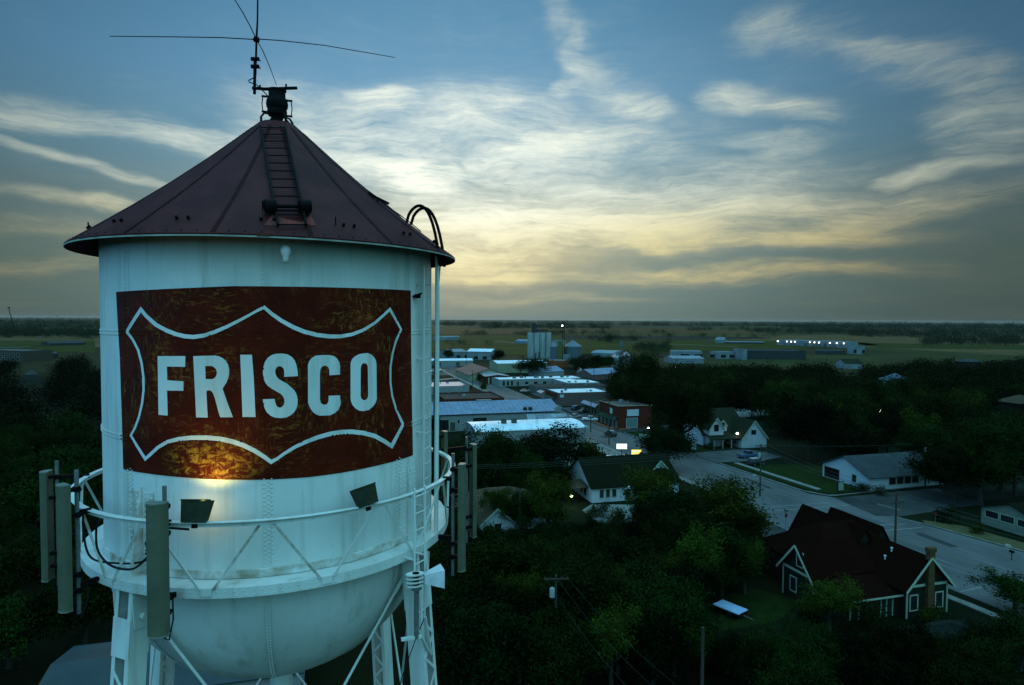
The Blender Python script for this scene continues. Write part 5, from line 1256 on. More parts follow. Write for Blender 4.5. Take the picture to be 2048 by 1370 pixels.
far('pale roofed house among the dark trees at far left', (50, 762), (74, 761), 8, 3.2, 'hip', 2.4, FD, RSLATE, cat='house', name='house')

# grain elevator: cluster of concrete silos, headhouse, gallery
a, c = G(1056.5, 719), G(1103, 719); ex = (c-a).normalized(); ang = math.atan2(ex.y, ex.x); wS = (c-a).length
re = empty('grain_elevator', (a.x, a.y, 0), ang, 'tall concrete grain elevator with a headhouse on top, beyond the town', 'grain elevator')
SIL = mat('weathered_silo_concrete', (.16, .185, .175), .8, .25, .35, (.27, .30, .285), stretch=(1, 1, .12), det=7)
SILB = mat('bare_silo_concrete', (.10, .115, .105), .85, .25, .3)
rS = wS/8
for i in range(4):
    for j in range(2):
        b = MB(); cx_ = rS+i*2*rS; b.lathe([(rS, 0), (rS, 23.2), (rS*.98, 23.3), (0, 23.3)], (cx_, rS+j*2*rS, 0), 24); b.build('silo', SIL, re, True)
b = MB(); b.box(.6, wS-.6, rS, 3*rS, 0, 23.25); b.build('silo_infill', SILB, re)
b = MB(); b.box(wS*.16, wS*.37, rS*.6, rS*2.4, 23.3, 30.0); b.box(wS*.16-.4, wS*.37+.4, rS*.6-.3, rS*2.4+.3, 30.0, 30.5); b.box(wS*.2, wS*.33, rS, rS*2, 30.5, 32); hh = b.build('headhouse', mat('dark_metal_cladding', (.035, .04, .04), .8), re)
b = MB(); b.box(wS*.37+.4, wS*.86, rS*.9, rS*2, 24.4, 26.3); b.build('gallery', mat('dark_metal_cladding', (0, 0, 0)), re)
for k in range(6): b = MB(); x = wS*(.4+.088*k); b.box(x, x+.4, rS, rS*1.8, 23.3, 24.4); b.build('gallery_post', BLACK, re)
b = MB()
b.box(wS*.30, wS*.345, -.25, -.05, 0, 6); b.build('dark_door', FD, re); b = MB(); b.box(wS*.44, wS*.475, -.25, -.05, 0, 6.5); b.build('dark_door', FD, re)
BIN = mat('corrugated_steel_bin', (.075, .095, .105), .55, .15, .5, (.10, .125, .135), metal=.2); BINR = mat('steel_bin_roof', (.12, .15, .165), .5, .1, .5)
def steelbin(pl, pr, h, label):
    a, c = G(*pl), G(*pr); m = (a+c)/2; r = (c-a).length/2; m = m + Vector((0, r, 0))
    root = empty('grain_bin', (m.x, m.y, 0), 0, label, 'grain bin', 'steel grain bins beside the elevator')
    b = MB(); pr_ = []
    for i in range(int(h/.9)): pr_ += [(r, i*.9), (r-.12, i*.9+.45)]
    b.lathe(pr_+[(r, h)], n=36); b.build('bin_wall', BIN, root, True); b = MB(); b.lathe([(r+.25, h-.1), (1.0, h+r*.62), (1.0, h+r*.62+.7), (0, h+r*.62+.9)], n=24); b.build('bin_roof', BINR, root)
    return root
steelbin((1129, 719), (1165.5, 719), 11.3, 'large steel grain bin with a cone roof, right of the elevator')
steelbin((1088, 719), (1121, 719), 11.3, 'steel grain bin with a cone roof half hidden behind the concrete elevator')
a = G(1126.5, 719); rt = empty('grain_leg_tower', (a.x, a.y, 0), 0, 'thin tall conveyor tower with a bright lamp at its top by the bins', 'tower')
b = MB()
for sx in (-.8, .8): b.bar((sx, 0, 0), (sx, 0, 30.5), .35, .35)
z = 0
while z < 30: b.bar((-.8, 0, z), (.8, 0, z+2.2), .15, .15); z += 2.2
b.build('lattice', BLACK, rt); b = MB(); b.box(-1.2, 1.4, -.8, .8, 30, 33); b.build('head', FD, rt)
lampat(rt, -1.2, -1.2, 29.6, .62)
b = MB(); b.bar((1.2, 0, 28), (9.5, 3, 16), .4, .4); b.build('spout', GALV, rt)
b = MB(); b.box(-4.6, -1.2, 1, 4, 0, 16); b.build('shaft', mat('yellowish_shaft', (.10, .12, .03), .8), rt)
bld('white block office at the foot of the grain bins', 0, 0, 5.5, 5, 4.5, 'flat', 0, FW, FW, org=G(1127, 721), ang=.02)
a = G(1244, 722); rw = empty('windmill_leg', (a.x, a.y, 0), 0, 'slim blue-grey grain leg standing over the pair of white bins', 'tower')
b = MB(); b.bar((0, 0, 0), (0, 0, 14), .9, .9); b.build('shaft', BIN, rw); b = MB(); b.box(-1.6, 1.6, -1, 1, 13, 17); b.build('head', BIN, rw)

# ------------------------------------------------------------------ TREES
def leaf_mat(name, c1, c2):
    m = mat(name, c1, .8, .3, .55, c2, spec=.02, det=6, rnd=.45)
    return m
LEAF = leaf_mat('dark_oak_leaves', (.0018, .0060, .0009), (.0105, .0215, .0030))
LEAFY = leaf_mat('yellow_green_leaves', (.0055, .0125, .0014), (.032, .044, .0045))
LEAFB = leaf_mat('dense_dark_leaves', (.0012, .0046, .0008), (.0045, .0110, .0020))
BARK = mat('grey_brown_bark', (.035, .030, .024), .9, .3, 4)
def np_mesh(name, verts, nq, m):
    me = bpy.data.meshes.new(name); me.vertices.add(len(verts)); me.vertices.foreach_set('co', verts.astype(np.float32).ravel())
    me.loops.add(nq*4); me.loops.foreach_set('vertex_index', np.arange(nq*4, dtype=np.int32))
    me.polygons.add(nq); me.polygons.foreach_set('loop_start', np.arange(0, nq*4, 4, dtype=np.int32))
    me.update(calc_edges=True); me.materials.append(m); return me
def leafcloud(rng, lobes, n, size, up=.35):
    """leaf-sized quads in clumps over the lobes (centre, radii)"""
    L_ = np.array([l[0] for l in lobes]); Rr = np.array([l[1] for l in lobes]); wgt = (Rr.prod(1))**.6; wgt /= wgt.sum()
    nc = n//14; k = rng.choice(len(lobes), nc, p=wgt)
    d = rng.normal(size=(nc, 3)); d[:, 2] += up; d /= np.linalg.norm(d, axis=1)[:, None]
    cc = L_[k] + d*Rr[k]*rng.uniform(.62, 1.05, (nc, 1))
    c = np.repeat(cc, 14, 0); dd = np.repeat(d, 14, 0); c = c + rng.normal(size=c.shape)*size*1.5
    nn = dd*.8 + rng.normal(size=c.shape)*.75 + np.array([0, 0, .3]); nn /= np.linalg.norm(nn, axis=1)[:, None]
    a = np.cross(nn, rng.normal(size=c.shape)); a /= np.linalg.norm(a, axis=1)[:, None]; e = np.cross(nn, a)
    s = size*rng.uniform(.55, 1.25, (len(c), 1)); a *= s; e *= s*.62
    return np.stack([c-a*.5, c+e*.5, c+a*.5, c-e*.5], 1).reshape(-1, 3)
def make_tree(seed, h, r, n, size, m, kind='oak'):
    rng = np.random.default_rng(seed); lobes = []
    base = h*.30 if kind != 'shrub' else 0
    nl = {'oak': 15, 'tall': 13, 'shrub': 7, 'far': 9}[kind]
    for i in range(nl):
        a = rng.uniform(0, 2*PI); f = (i+.5)/nl; zz = base + (h-base)*(.18+.68*f); rr = r*(.74-.62*max(0, f-.35))*math.sqrt(rng.uniform(.15, 1))
        s = r*rng.uniform(.20, .50)*(1.1-.3*f)
        lobes.append(((rr*math.cos(a), rr*math.sin(a), zz), (s, s*rng.uniform(.85, 1.15), s*rng.uniform(.6, .85))))
    for i in range(7 if kind != 'far' else 3):      # straggling outer sprays that break the outline
        a = rng.uniform(0, 2*PI); f = rng.uniform(.25, 1.05); rr = r*(1.08-.55*max(0, f-.4))*rng.uniform(.8, 1.05); s = r*rng.uniform(.10, .2)
        lobes.append(((rr*math.cos(a), rr*math.sin(a), base+(h-base)*f), (s, s, s*rng.uniform(.8, 1.8))))
    v = leafcloud(rng, lobes, n, size); nq = len(v)//4
    crown = np_mesh('crown', v, nq, m)
    b = MB(); th = h*.45; tr = .028*h
    if kind != 'shrub':
        b.tube([(0, 0, -.2), (0, 0, .3), (.05*r, 0, th*.5), (.02*r, .05*r, th)], [tr*1.5, tr*1.1, tr*.9, tr*.7], 7)
        for lc, lr in lobes[:8 if kind != 'far' else 3]:
            st = Vector((.02*r, .03*r, th*rng.uniform(.6, 1))); mid = st.lerp(Vector(lc), .5)+Vector((0, 0, -.06*h))
            b.tube([st, mid, lc], [tr*.55, tr*.38, tr*.14], 5)
    else:
        for k in range(4): a = k*1.6; b.tube([(0, 0, 0), (r*.3*math.cos(a), r*.3*math.sin(a), h*.5)], [.05, .02], 5)
    me = bpy.data.meshes.new('trunk'); me.from_pydata(b.v, [], b.f); me.materials.append(BARK)
    return crown, me
PROTO = {}
for key, (h, r, n, size, m, kind) in {
    'oak0': (9.5, 5.2, 15000, .34, LEAF, 'oak'), 'oak1': (8.5, 4.6, 13000, .33, LEAFB, 'oak'), 'oak2': (10.5, 5.6, 16000, .36, LEAF, 'oak'), 'tall0': (11.5, 4.0, 12000, .32, LEAFY, 'tall'), 'tall1': (9, 3.6, 10000, .30, LEAF, 'tall'),
    'mid0': (9.5, 5.4, 5200, .58, LEAF, 'oak'), 'mid1': (8.5, 4.8, 4600, .56, LEAFB, 'oak'), 'mid2': (10.5, 5.0, 5200, .58, LEAF, 'oak'), 'mid3': (8.5, 4.4, 4200, .55, LEAFY, 'tall'),
    'far0': (9, 6.0, 1500, 1.1, LEAF, 'far'), 'far1': (7.5, 5.0, 1300, 1.1, LEAFB, 'far'), 'far2': (10, 5.5, 1500, 1.1, LEAF, 'far'),
    'shrub0': (2.0, 1.5, 1800, .2, LEAF, 'shrub'), 'shrub1': (1.4, 1.3, 1400, .18, LEAFY, 'shrub')}.items():
    PROTO[key] = (make_tree(sum(map(ord, key))*7, h, r, n, size, m, kind), h, r)
def place(key, x, y, label, sc=1.0, group=None, sz=None, name=None, cat='tree', rz=None, z=0):
    (cm, tm), h, r = PROTO[key]
    shr = key.startswith('shrub')
    t = empty(name or ('shrub' if shr else 'tree'), (x, y, z), random.uniform(0, 6.28) if rz is None else rz, label, 'shrub' if shr else cat, group)
    e_ = random.uniform(.86, 1.14); t.scale = (sc*e_, sc/e_, sz or sc*random.uniform(.85, 1.15))
    for nm, me in (('crown', cm), ('trunk', tm)):
        o = bpy.data.objects.new(nm if not (shr and nm == 'trunk') else 'stem', me); C.objects.link(o); o.parent = t
    TREES.append((x, y, r*sc, h*(sz or sc)))
    return t
TREES = []
# the trees one can pick out in the photograph: (crown centre px, crown top py, crown width px) at a ground distance
def tree_px(key, px, pyb, wpx, toppy, label, group=None):
    """stands at ground pixel (px, pyb); width and top in pixels set its scale"""
    g = G(px, pyb); (_, _), h, r = PROTO[key]; dist = g.dot(_w)
    sc = wpx/F*dist/(2*r*.95); hh = (pyb-toppy)/F*dist
    return place(key, g.x, g.y, label, sc, group, hh/h)
tree_px('oak1', 1332, 940, 98, 858, 'round dark street tree on a clear trunk standing at the kerb of the main street')
tree_px('oak0', 1362, 906, 120, 778, 'big dark tree hiding the left side of the white gabled house')
tree_px('oak2', 1268, 838, 120, 716, 'tall dark tree right behind the two-storey corner store')
tree_px('oak0', 1190, 745, 60, 712, 'broad dark tree between the office roof and the farm bins')
tree_px('mid0', 1067, 752, 62, 718, 'wide rounded dark tree in front of the concrete silos')
tree_px('mid1', 997, 723, 24, 702, 'small round tree right of the white metal sheds')
tree_px('mid2', 897, 721, 20, 700, 'small round tree left of the white metal sheds')
tree_px('mid2', 1218, 738, 30, 714, 'tree between the pale barrel roof and the farm bins')
tree_px('mid0', 1160, 738, 56, 716, 'broad tree below the large steel grain bin')
tree_px('oak1', 1618, 918, 125, 800, 'dark tree right of the big white gable, hiding its corner')
tree_px('oak2', 1500, 925, 62, 868, 'low dark tree beside the twin lamp post') if 0 else None
tree_px('oak2', 1890, 985, 120, 890, 'dark tree at the right end of the white bungalow')
tree_px('oak2', 1960, 1010, 150, 850, 'large dark shade tree on the far corner, right of the bungalow')
tree_px('oak0', 2030, 990, 130, 840, 'large dark shade tree cut off by the right edge above the dark roofed house')
tree_px('tall1', 2030, 1225, 110, 1150, 'bushy tree near the kerb at the right edge, beside the craftsman house')
tree_px('tall0', 1455, 1108, 150, 962, 'tall bushy tree with upright sprays at the near kerb, between the two dark roofs')
tree_px('oak1', 1345, 1120, 140, 985, 'dark rounded tree left of the tall bushy tree')
tree_px('tall0', 1305, 1085, 120, 940, 'yellow-green tree in front of the dark-roofed white house')
tree_px('tall0', 1095, 1078, 100, 955, 'yellow-green tree between the tan-roofed cottage and the dark-roofed house')
tree_px('oak1', 1095, 965, 190, 868, 'dark tree mass below the white rounded roof, left part')
tree_px('oak0', 990, 985, 150, 870, 'dark leafy tree just right of the right panel antennas')
tree_px('mid3', 1180, 955, 70, 890, 'small dark tree between the parking lot and the dark-roofed house')
tree_px('tall0', 1660, 1275, 110, 1160, 'dark tree in front of the craftsman house porch')
tree_px('mid1', 1020, 968, 90, 910, 'dark tree behind the tan-roofed cottage')
tree_px('mid3', 960, 768, 13, 748, 'small tree on the pavement left of the brick office')
tree_px('mid3', 932, 788, 20, 771, 'reddish small tree behind the dark flat roof, left one')
tree_px('mid3', 918, 788, 14, 774, 'little round tree behind the dark flat roof, leftmost')
tree_px('mid3', 968, 784, 16, 766, 'dark pavement tree right of the small street trees')
tree_px('mid0', 1165, 772, 40, 757, 'dark tree at the back of the rose-brown brick shop')
tree_px('mid1', 868, 875, 22, 836, 'dark tree by the corner of the long stucco building')
tree_px('tall1', 1440, 1000, 40, 970, 'sprig of a kerb tree') if 0 else None
for k_, (px, pyb, w_, tp, lab) in enumerate(((1455, 1345, 110, 1275, 'low bushy tree at the bottom edge, left of the bare pole'), (1545, 1365, 120, 1268, 'low bushy tree at the bottom edge below the covered trailer'),
    (1635, 1350, 120, 1262, 'spreading bush below the craftsman house, left one'), (1720, 1375, 130, 1270, 'spreading bush below the craftsman house, middle one'), (1800, 1350, 110, 1262, 'spreading bush below the craftsman house, right one'),
    (1875, 1385, 120, 1275, 'leafy bush in front of the patched pale roof'), (1960, 1360, 130, 1258, 'leafy tree right of the patched pale roof'), (2040, 1340, 120, 1225, 'leafy tree in the bottom right corner'), (1590, 1440, 150, 1310, 'dark bush cut by the bottom edge below the trailer'), (1760, 1450, 150, 1320, 'dark bush cut by the bottom edge below the craftsman house'), (1930, 1450, 150, 1320, 'dark bush cut by the bottom edge at the right'),
    (1905, 1000, 130, 905, 'dark shade tree leaning over the side street right of the bungalow'), (2000, 985, 140, 870, 'broad shade tree beyond the side street near the right edge'), (1840, 930, 110, 850, 'dark tree behind the right end of the bungalow roof'), (1700, 905, 130, 835, 'dark tree behind the left gable of the bungalow'))):
    tree_px(('oak1', 'tall1', 'oak0')[k_ % 3], px, pyb, w_, tp, lab)
for i, (px, py, lab) in enumerate(((1480, 893, 'round shrub under the twin lamp post'), (1445, 893, 'dark hedge shrub before the white gabled house'), (1420, 898, 'low hedge shrub by the white gabled house porch'), (1755, 990, 'dark shrub at the bungalow corner'), (1720, 985, 'low shrub under the bungalow gable window'), (1185, 1035, 'pointed shrub before the dark-roofed house, left one'), (1205, 1033, 'pointed shrub before the dark-roofed house, right one'), (1230, 1045, 'rounded dark shrub beside the dark-roofed house door'), (1895, 1045, 'dark shrub left of the right corner sign'), (1950, 1065, 'dark shrub in front of the window band house'), (1640, 1245, 'shrub at the corner of the craftsman house'), (1870, 1250, 'shrub beside the craftsman chimney'), (1740, 1255, 'shrub below the craftsman porch'))):
    g = G(px, py); place('shrub%d' % (i % 2), g.x, g.y, lab, random.uniform(.9, 1.5))

# woods: fill the lots, keeping streets, roofs and open views as the photograph shows them
ROADS = []
def in_road(s, t):
    for (Lq, Rq) in ((LK, RK),):
        for i in range(len(Lq)-1):
            if Lq[i][1] >= t >= Lq[i+1][1]:
                f = (Lq[i][1]-t)/(Lq[i][1]-Lq[i+1][1]); l = Lq[i][0]+(Lq[i+1][0]-Lq[i][0])*f
                r = l+24
                if l-5 < s < r: return True
    if s > 90 and 88 < t < 110: return True
    if s > 84 and 178 < t < 196 and s < 140: return True
    if 88 < s < 130 and 130 < t < 160: return True
    return False
def in_foot(x, y, m=3.5):
    for (o, an, w, d, h) in FOOT:
        dx, dy = x-o.x, y-o.y; u = dx*math.cos(an)+dy*math.sin(an); v = -dx*math.sin(an)+dy*math.cos(an)
        if -m < u < w+m and -m < v < d+m: return True
    return False
KEEP = [  # x0, y0, x1, y1, distance: nothing nearer than this may cover the rectangle
 (1140, 915, 1370, 975, 127), (1130, 975, 1255, 1025, 122), (1100, 985, 1180, 1030, 108), (955, 975, 1045, 1040, 104), (1040, 975, 1060, 1000, 103),
 (1670, 900, 1860, 985, 140), (1550, 1015, 1910, 1245, 90), (1330, 900, 1560, 1010, 150), (1540, 960, 2048, 1120, 125), (1840, 1110, 2048, 1210, 100),
 (1410, 830, 1530, 890, 180), (1190, 800, 1262, 862, 215), (1080, 800, 1230, 900, 220), (1180, 850, 1420, 935, 190), (880, 840, 1165, 880, 185), (865, 800, 1090, 850, 215),
 (870, 700, 1200, 800, 420), (1040, 655, 1240, 720, 600), (1350, 676, 1800, 722, 900), (1455, 815, 1522, 835, 215), (1762, 758, 1796, 782, 250), (1925, 712, 1965, 725, 460), (2000, 788, 2048, 812, 260),
 (1930, 1170, 2010, 1235, 90), (1985, 1015, 2048, 1062, 110), (1452, 1195, 1498, 1245, 80), (1690, 725, 1712, 742, 430), (1225, 705, 1265, 735, 480), (1880, 1020, 1985, 1100, 105), (1490, 985, 1560, 1015, 125),
 (0, 680, 60, 712, 560), (40, 700, 110, 715, 560), (50, 745, 72, 757, 480), (90, 1295, 330, 1370, 64), (1200, 885, 1290, 925, 160)]
def blocked(x, y, r, h):
    p = Vector((x, y, 0)); d = p.dot(_w)
    top = P((x, y, h*1.22)); bot = P((x, y, h*.12)); wr = 1.12*r/max(d, 1)*F
    for (a, b_, c, e, kd) in KEEP:
        if d < kd-2 and a-wr*1.0 < top[0] < c+wr*1.0 and top[1] < e and bot[1] > b_: return True
    return False
def try_fill(n, dist, azr, keys, scr, mindist, labels, group, extra=None, cap=None):
    cnt = 0; tries = 0
    while cnt < n and tries < n*160:
        tries += 1
        d = math.sqrt(random.uniform(dist[0]**2, dist[1]**2)); px = random.uniform(*azr)
        x = d*(px-1024)/F; y = d
        key = random.choice(keys); (_, _), h, r = PROTO[key]; sc = random.uniform(*scr)
        s, t = toST(Vector((x, y, 0)))
        if extra and not extra(s, t, x, y): continue
        if in_road(s, t) or in_foot(x, y, r*sc*.8) or blocked(x, y, r*sc, h*sc): continue
        if any((x-a)**2+(y-b_)**2 < (mindist*(r*sc+c)*.5)**2 for a, b_, c, _h in TREES): continue
        place(key, x, y, labels, sc, group); cnt += 1
    return cnt
random.seed(11)
near_keys = ['oak0', 'oak1', 'oak2', 'tall1', 'oak1', 'tall0']; mid_keys = ['mid0', 'mid1', 'mid2', 'mid0', 'mid3']
n1 = try_fill(90, (58, 105), (866, 2080), near_keys, (.6, 1.05), 1.0, 'dark leafy tree in the near wood between the tower and the craftsman house', 'trees of the near wood right of the tower')
n2 = try_fill(24, (100, 185), (866, 1560), near_keys[:4], (.6, .95), 1.25, 'dark tree in the lots between the white-roofed building and the crossroads', 'trees between the white roof and the crossroads', lambda s, t, x, y: s < 72)
n3 = try_fill(75, (115, 265), (1500, 2120), mid_keys, (.8, 1.2), 1.15, 'dark rounded tree in the dense wood right of the white gabled house', 'trees of the dense wood on the right', lambda s, t, x, y: s > 88)
n4 = try_fill(40, (195, 330), (1235, 1640), mid_keys, (.85, 1.2), 1.1, 'dark tree in the wood behind the corner store and the gabled house', 'trees of the wood behind the corner store', lambda s, t, x, y: s > 98)
n5 = try_fill(46, (58, 170), (-60, 215), near_keys[:4]+['mid0'], (.7, 1.05), 1.2, 'dark leafy tree in the wood left of the water tower', 'trees of the wood left of the tower')
n6 = try_fill(14, (60, 180), (215, 870), near_keys[:4], (.7, 1.0), 1.6, 'dark leafy tree behind the legs of the water tower', 'trees behind the tower legs', lambda s, t, x, y: not (-32 < s < -2 and 45 < t < 75))
n7 = try_fill(16, (330, 470), (1150, 1300), ['far0', 'far1', 'far2'], (.7, 1.0), 1.0, 'small dark tree on the edge of town beyond the shops', 'trees at the edge of town')
print('TREES', n1, n2, n3, n4, n5, n6, n7, len(TREES))
LANDMARKS = [(1025, 860, 'the white rounded roof'), (1250, 960, 'the dark-roofed white house'), (1000, 1005, 'the tan-roofed cottage'), (1225, 830, 'the brick corner store'), (1465, 855, 'the white gabled house'),
 (1765, 940, 'the blue-grey roofed bungalow'), (1730, 1130, 'the craftsman house'), (1480, 1222, 'the covered trailer'), (1108, 1180, 'the transformer pole'), (1910, 1275, 'the patched pale roof'), (1780, 770, 'the pale hip roof'), (1990, 800, 'the brownish hip roof'), (1550, 710, 'the long black-sided shed'), (1375, 722, 'the lamp-lit roof'), (112, 1080, 'the left panel antennas'), (240, 1330, 'the hall roof'), (1150, 690, 'the steel grain bins'), (940, 1020, 'the right panel antennas')]
_o = 'first second third fourth fifth sixth seventh eighth ninth tenth eleventh twelfth thirteenth fourteenth fifteenth sixteenth seventeenth eighteenth nineteenth twentieth'.split()
def ordn(i):
    if i == 0: return 'leftmost'
    if i < 20: return _o[i]+' from the left'
    return ('twentieth' if i+1 == 20 else 'twenty-'+_o[i-20] if i < 29 else 'thirtieth' if i == 29 else 'thirty-'+_o[i-30] if i < 39 else 'fortieth' if i == 39 else 'forty-'+_o[(i-40) % 9]+('' if i < 49 else ' further one'))+' from the left'
bins = {}
for t_ in [o for o in bpy.data.objects if o.get('category') == 'tree' and o.get('group')]:
    x, y = P((t_.location.x, t_.location.y, 6))
    lx, ly, nm = min(LANDMARKS, key=lambda q: math.hypot((x-q[0])*.7, y-q[1]))
    dx, dy = x-lx, y-ly
    side_ = ('left of ' if dx < 0 else 'right of ') if abs(dx)*.7 > abs(dy) else ('above ' if dy < 0 else 'below ')
    bins.setdefault((side_+nm), []).append((x, t_))
for k, lst in bins.items():
    lst.sort(key=lambda q: q[0])
    for i, (x, t_) in enumerate(lst):
        t_['label'] = 'dark tree, %s of those %s' % (ordn(i), k)
# farther wood and hedgerows that read as one mass
def mass(name, pts, lobe, n, size, m, kind='stuff', grow=False):
    rng = np.random.default_rng(len(name)+len(pts)); vs = []
    for (x, y, r, h) in pts:
        lobes = [((x+rng.uniform(-.5, .5)*r, y+rng.uniform(-.5, .5)*r, h*rng.uniform(.35, .7)), (r*rng.uniform(.5, .8),)*2+(h*rng.uniform(.28, .42),)) for _ in range(lobe)]
        sz_ = max(1.0, math.hypot(x, y)/F*1.7) if grow else size; nn_ = int(min(900, max(56, 2.2*r*h*lobe/sz_**2))) if grow else n
        vs.append(leafcloud(rng, lobes, nn_, sz_))
    v = np.concatenate(vs); me = np_mesh(name, v, len(v)//4, m); o = bpy.data.objects.new(name, me); C.objects.link(o); return tag(o, kind=kind)
random.seed(5)
def scatter(n, dist, px, test=None, r=(4, 7), h=(7, 11)):
    out = []; k = 0
    while len(out) < n and k < n*30:
        k += 1; d = math.sqrt(random.uniform(dist[0]**2, dist[1]**2)); x = d*(random.uniform(*px)-1024)/F; rr = random.uniform(*r); hh = random.uniform(*h)
        s, t = toST(Vector((x, d, 0)))
        if (test and not test(s, t, x, d)) or in_foot(x, d, rr*.6) or blocked(x, d, rr, hh) or in_road(s, t): continue
        out.append((x, d, rr, hh))
    return out
right_wood = scatter(430, (255, 480), (1235, 2200), lambda s, t, x, d: s > 100 and d < 340+.32*x)
o = mass('far_wood', right_wood, 5, 620, 1.0, LEAF); tag(o, 'far side of the dark wood stretching to the fields on the right', 'wood')
left_wood = scatter(230, (165, 440), (-120, 880), lambda s, t, x, d: True)
o = mass('left_wood', left_wood, 5, 560, .95, LEAFB); tag(o, 'dark wood reaching from the tower to the fields at the left', 'wood')
# hedgerows and tree belts out on the plain, mostly running across the view
belts = []; random.seed(21)
def belt(px0, px1, py, dens, r, h, wob=.6, slope=0):
    n = int(abs(px1-px0)*dens)
    for i in range(n):
        px = random.uniform(px0, px1); yy = py+slope*(px-px0)+random.gauss(0, wob); g = G(px, max(yy, 640.5+.0055*(px-1024)))
        if g.length > 14000 or g.length < 300: continue
        if in_foot(g.x, g.y, 6) or blocked(g.x, g.y, r, h): continue
        k = random.uniform(.7, 1.3); belts.append((g.x, g.y, r*k, h*k))
belt(-20, 215, 669, .8, 13, 10, 3.5); belt(-20, 215, 654, .28, 26, 11, 1.6); belt(-20, 215, 646.5, .3, 34, 12, 1.2)
belt(960, 1220, 655.5, .5, 18, 10, 1.2, .004); belt(870, 2060, 648.5, .4, 34, 12, 1.0, .005); belt(870, 1100, 652, .2, 26, 10, 1)
belt(930, 975, 670.5, .3, 9, 8, .7); belt(1030, 1060, 671, .2, 9, 8, .7); belt(1100, 1210, 669.5, .22, 9, 9, 1.0); belt(1200, 1340, 667, .10, 9, 8, 1.5)
belt(1180, 1300, 682, .22, 6, 8, 2); belt(890, 985, 690, .09, 6, 6, 2); belt(1210, 1225, 683, .5, 8, 12, 1)
belt(1500, 2060, 664, .42, 16, 10, 1.2, .005); belt(1560, 2060, 655, .4, 24, 11, 1.2, .006); belt(1700, 2060, 672, .35, 12, 9, 1.2, .008); belt(1840, 2060, 684, .5, 10, 9, 3, .01)
belt(1300, 1560, 674.5, .10, 7, 7, .8); belt(1270, 1345, 702, .3, 8, 8, 4); belt(1380, 1500, 660, .25, 18, 9, 1)
o = mass('distant_hedgerows', belts, 2, 70, 3.4, LEAFB, grow=True); tag(o, 'dark hedgerows and tree belts crossing the plain toward the horizon', 'hedgerow')
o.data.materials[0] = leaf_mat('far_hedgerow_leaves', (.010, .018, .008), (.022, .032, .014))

# ------------------------------------------------------------------ POLES AND WIRES
POLE = mat('weathered_wood_pole', (.045, .038, .028), .9, .3, 5, stretch=(1, 1, .2))
CERAM = mat('pale_transformer_paint', (.25, .28, .27), .5, .1, 4)
def pole(px, pytop, h, label, arms=True, tf=None, arm_ang=TH, second=False, lean=0):
    g = G(px, pytop, h); root = empty('utility_pole', (g.x, g.y, 0), arm_ang, label, 'utility pole', 'wooden utility poles')
    b = MB(); b.tube([(0, 0, -.3), (0, 0, h*.5), (0, 0, h)], [.17, .15, .12], 9); b.build('shaft', POLE, root, True)
    for z in ([h-.35, h-1.5] if second else [h-.35] if arms else []):
        b = MB(); b.bar((-1.25, -.14, z), (1.25, -.14, z), .11, .13); b.build('crossarm', POLE, root)
        for x in (-1.15, -.55, .55, 1.15): b = MB(); b.tube([(x, -.14, z+.06), (x, -.14, z+.14), (x, -.14, z+.26)], [.05, .07, .03], 7); b.build('insulator', POLE, root)
    if tf: b = MB(); b.lathe([(0, 0), (.26, .02), (.27, .85), (.2, .95), (0, .97)], (-.38, -.1, h-tf), 12); b.build('transformer', CERAM, root, True)
    return root, g
poles = [pole(1522, 888, 10.5, 'tall wooden utility pole with two crossarms and a transformer, left of the crossroads', tf=2.6, second=True)[1],
         pole(1793, 985, 10.5, 'wooden utility pole rising behind the craftsman house roof', tf=None, second=True)[1]]
g3 = pole(1853, 885, 9.5, 'wooden utility pole with a transformer at the right end of the white bungalow', tf=1.9)[1]
g4 = pole(1112, 1150, 9.5, 'utility pole with crossarm and pale transformer standing in the near wood', tf=2.2, arm_ang=.05)[1]
g5 = pole(1406, 1255, 9.5, 'bare wooden pole top among the trees at the bottom of the photo', arms=False)[1]
g6 = pole(1182, 800, 10, 'thin street pole beside the white-roofed building, left of the pair', arms=False)[1]
g7 = pole(1219, 797, 13, 'thin street pole in the kerb grass, right of the pair', arms=False)[1]
g8 = pole(1040, 982, 8, 'dark pole standing behind the tan-roofed cottage', arms=False)[1]
for px, py, h, lab in ((933, 706, 12, 'thin far pole above the purple-brown roof'), (1041, 722, 11, 'thin far pole by the yellow metal building'), (1188, 728, 11, 'far pole beside the small white cars'), (945, 740, 11, 'far pole in front of the cream hall'), (1310, 840, 9, 'thin pole behind the globe lamp'), (1175, 700, 12, 'far pole right of the grain bins')):
    pole(px, py, h, lab, arms=False)
def wire(a, c, sag, label, r=.02, n=14):
    a, c = Vector(a), Vector(c); pts = [a.lerp(c, k/n)-Vector((0, 0, sag*4*(k/n)*(1-k/n))) for k in range(n+1)]
    return cablething(pts, r, label, mat('aluminium_wire', (.05, .056, .05), .6), 'power line', 'power_line')
Vx = Vector((math.cos(TH), math.sin(TH), 0))
nxt = G(2300, 1105, 10)
for k, (off, dz, lab) in enumerate(((-1.15, -.1, 'leftmost'), (-.55, -.1, 'second'), (1.15, -.1, 'rightmost'), (.55, -1.3, 'lower'))):
    p0, p1 = poles[0]+Vx*off+Vector((0, 0, dz)), poles[1]+Vx*off+Vector((0, 0, dz))
    wire(p0, p1, .7, lab+' power line strung between the two crossarm poles at the crossroads')
    wire(p1, nxt+Vx*off+Vector((0, 0, dz)), .9, lab+' power line running from the pole behind the craftsman roof to the right edge')
wire(poles[0]+Vector((0, 0, -.1)), g3+Vector((0, 0, -.1)), .5, 'power line above the bungalow roof')
wl_ = G(700, 990, 9)
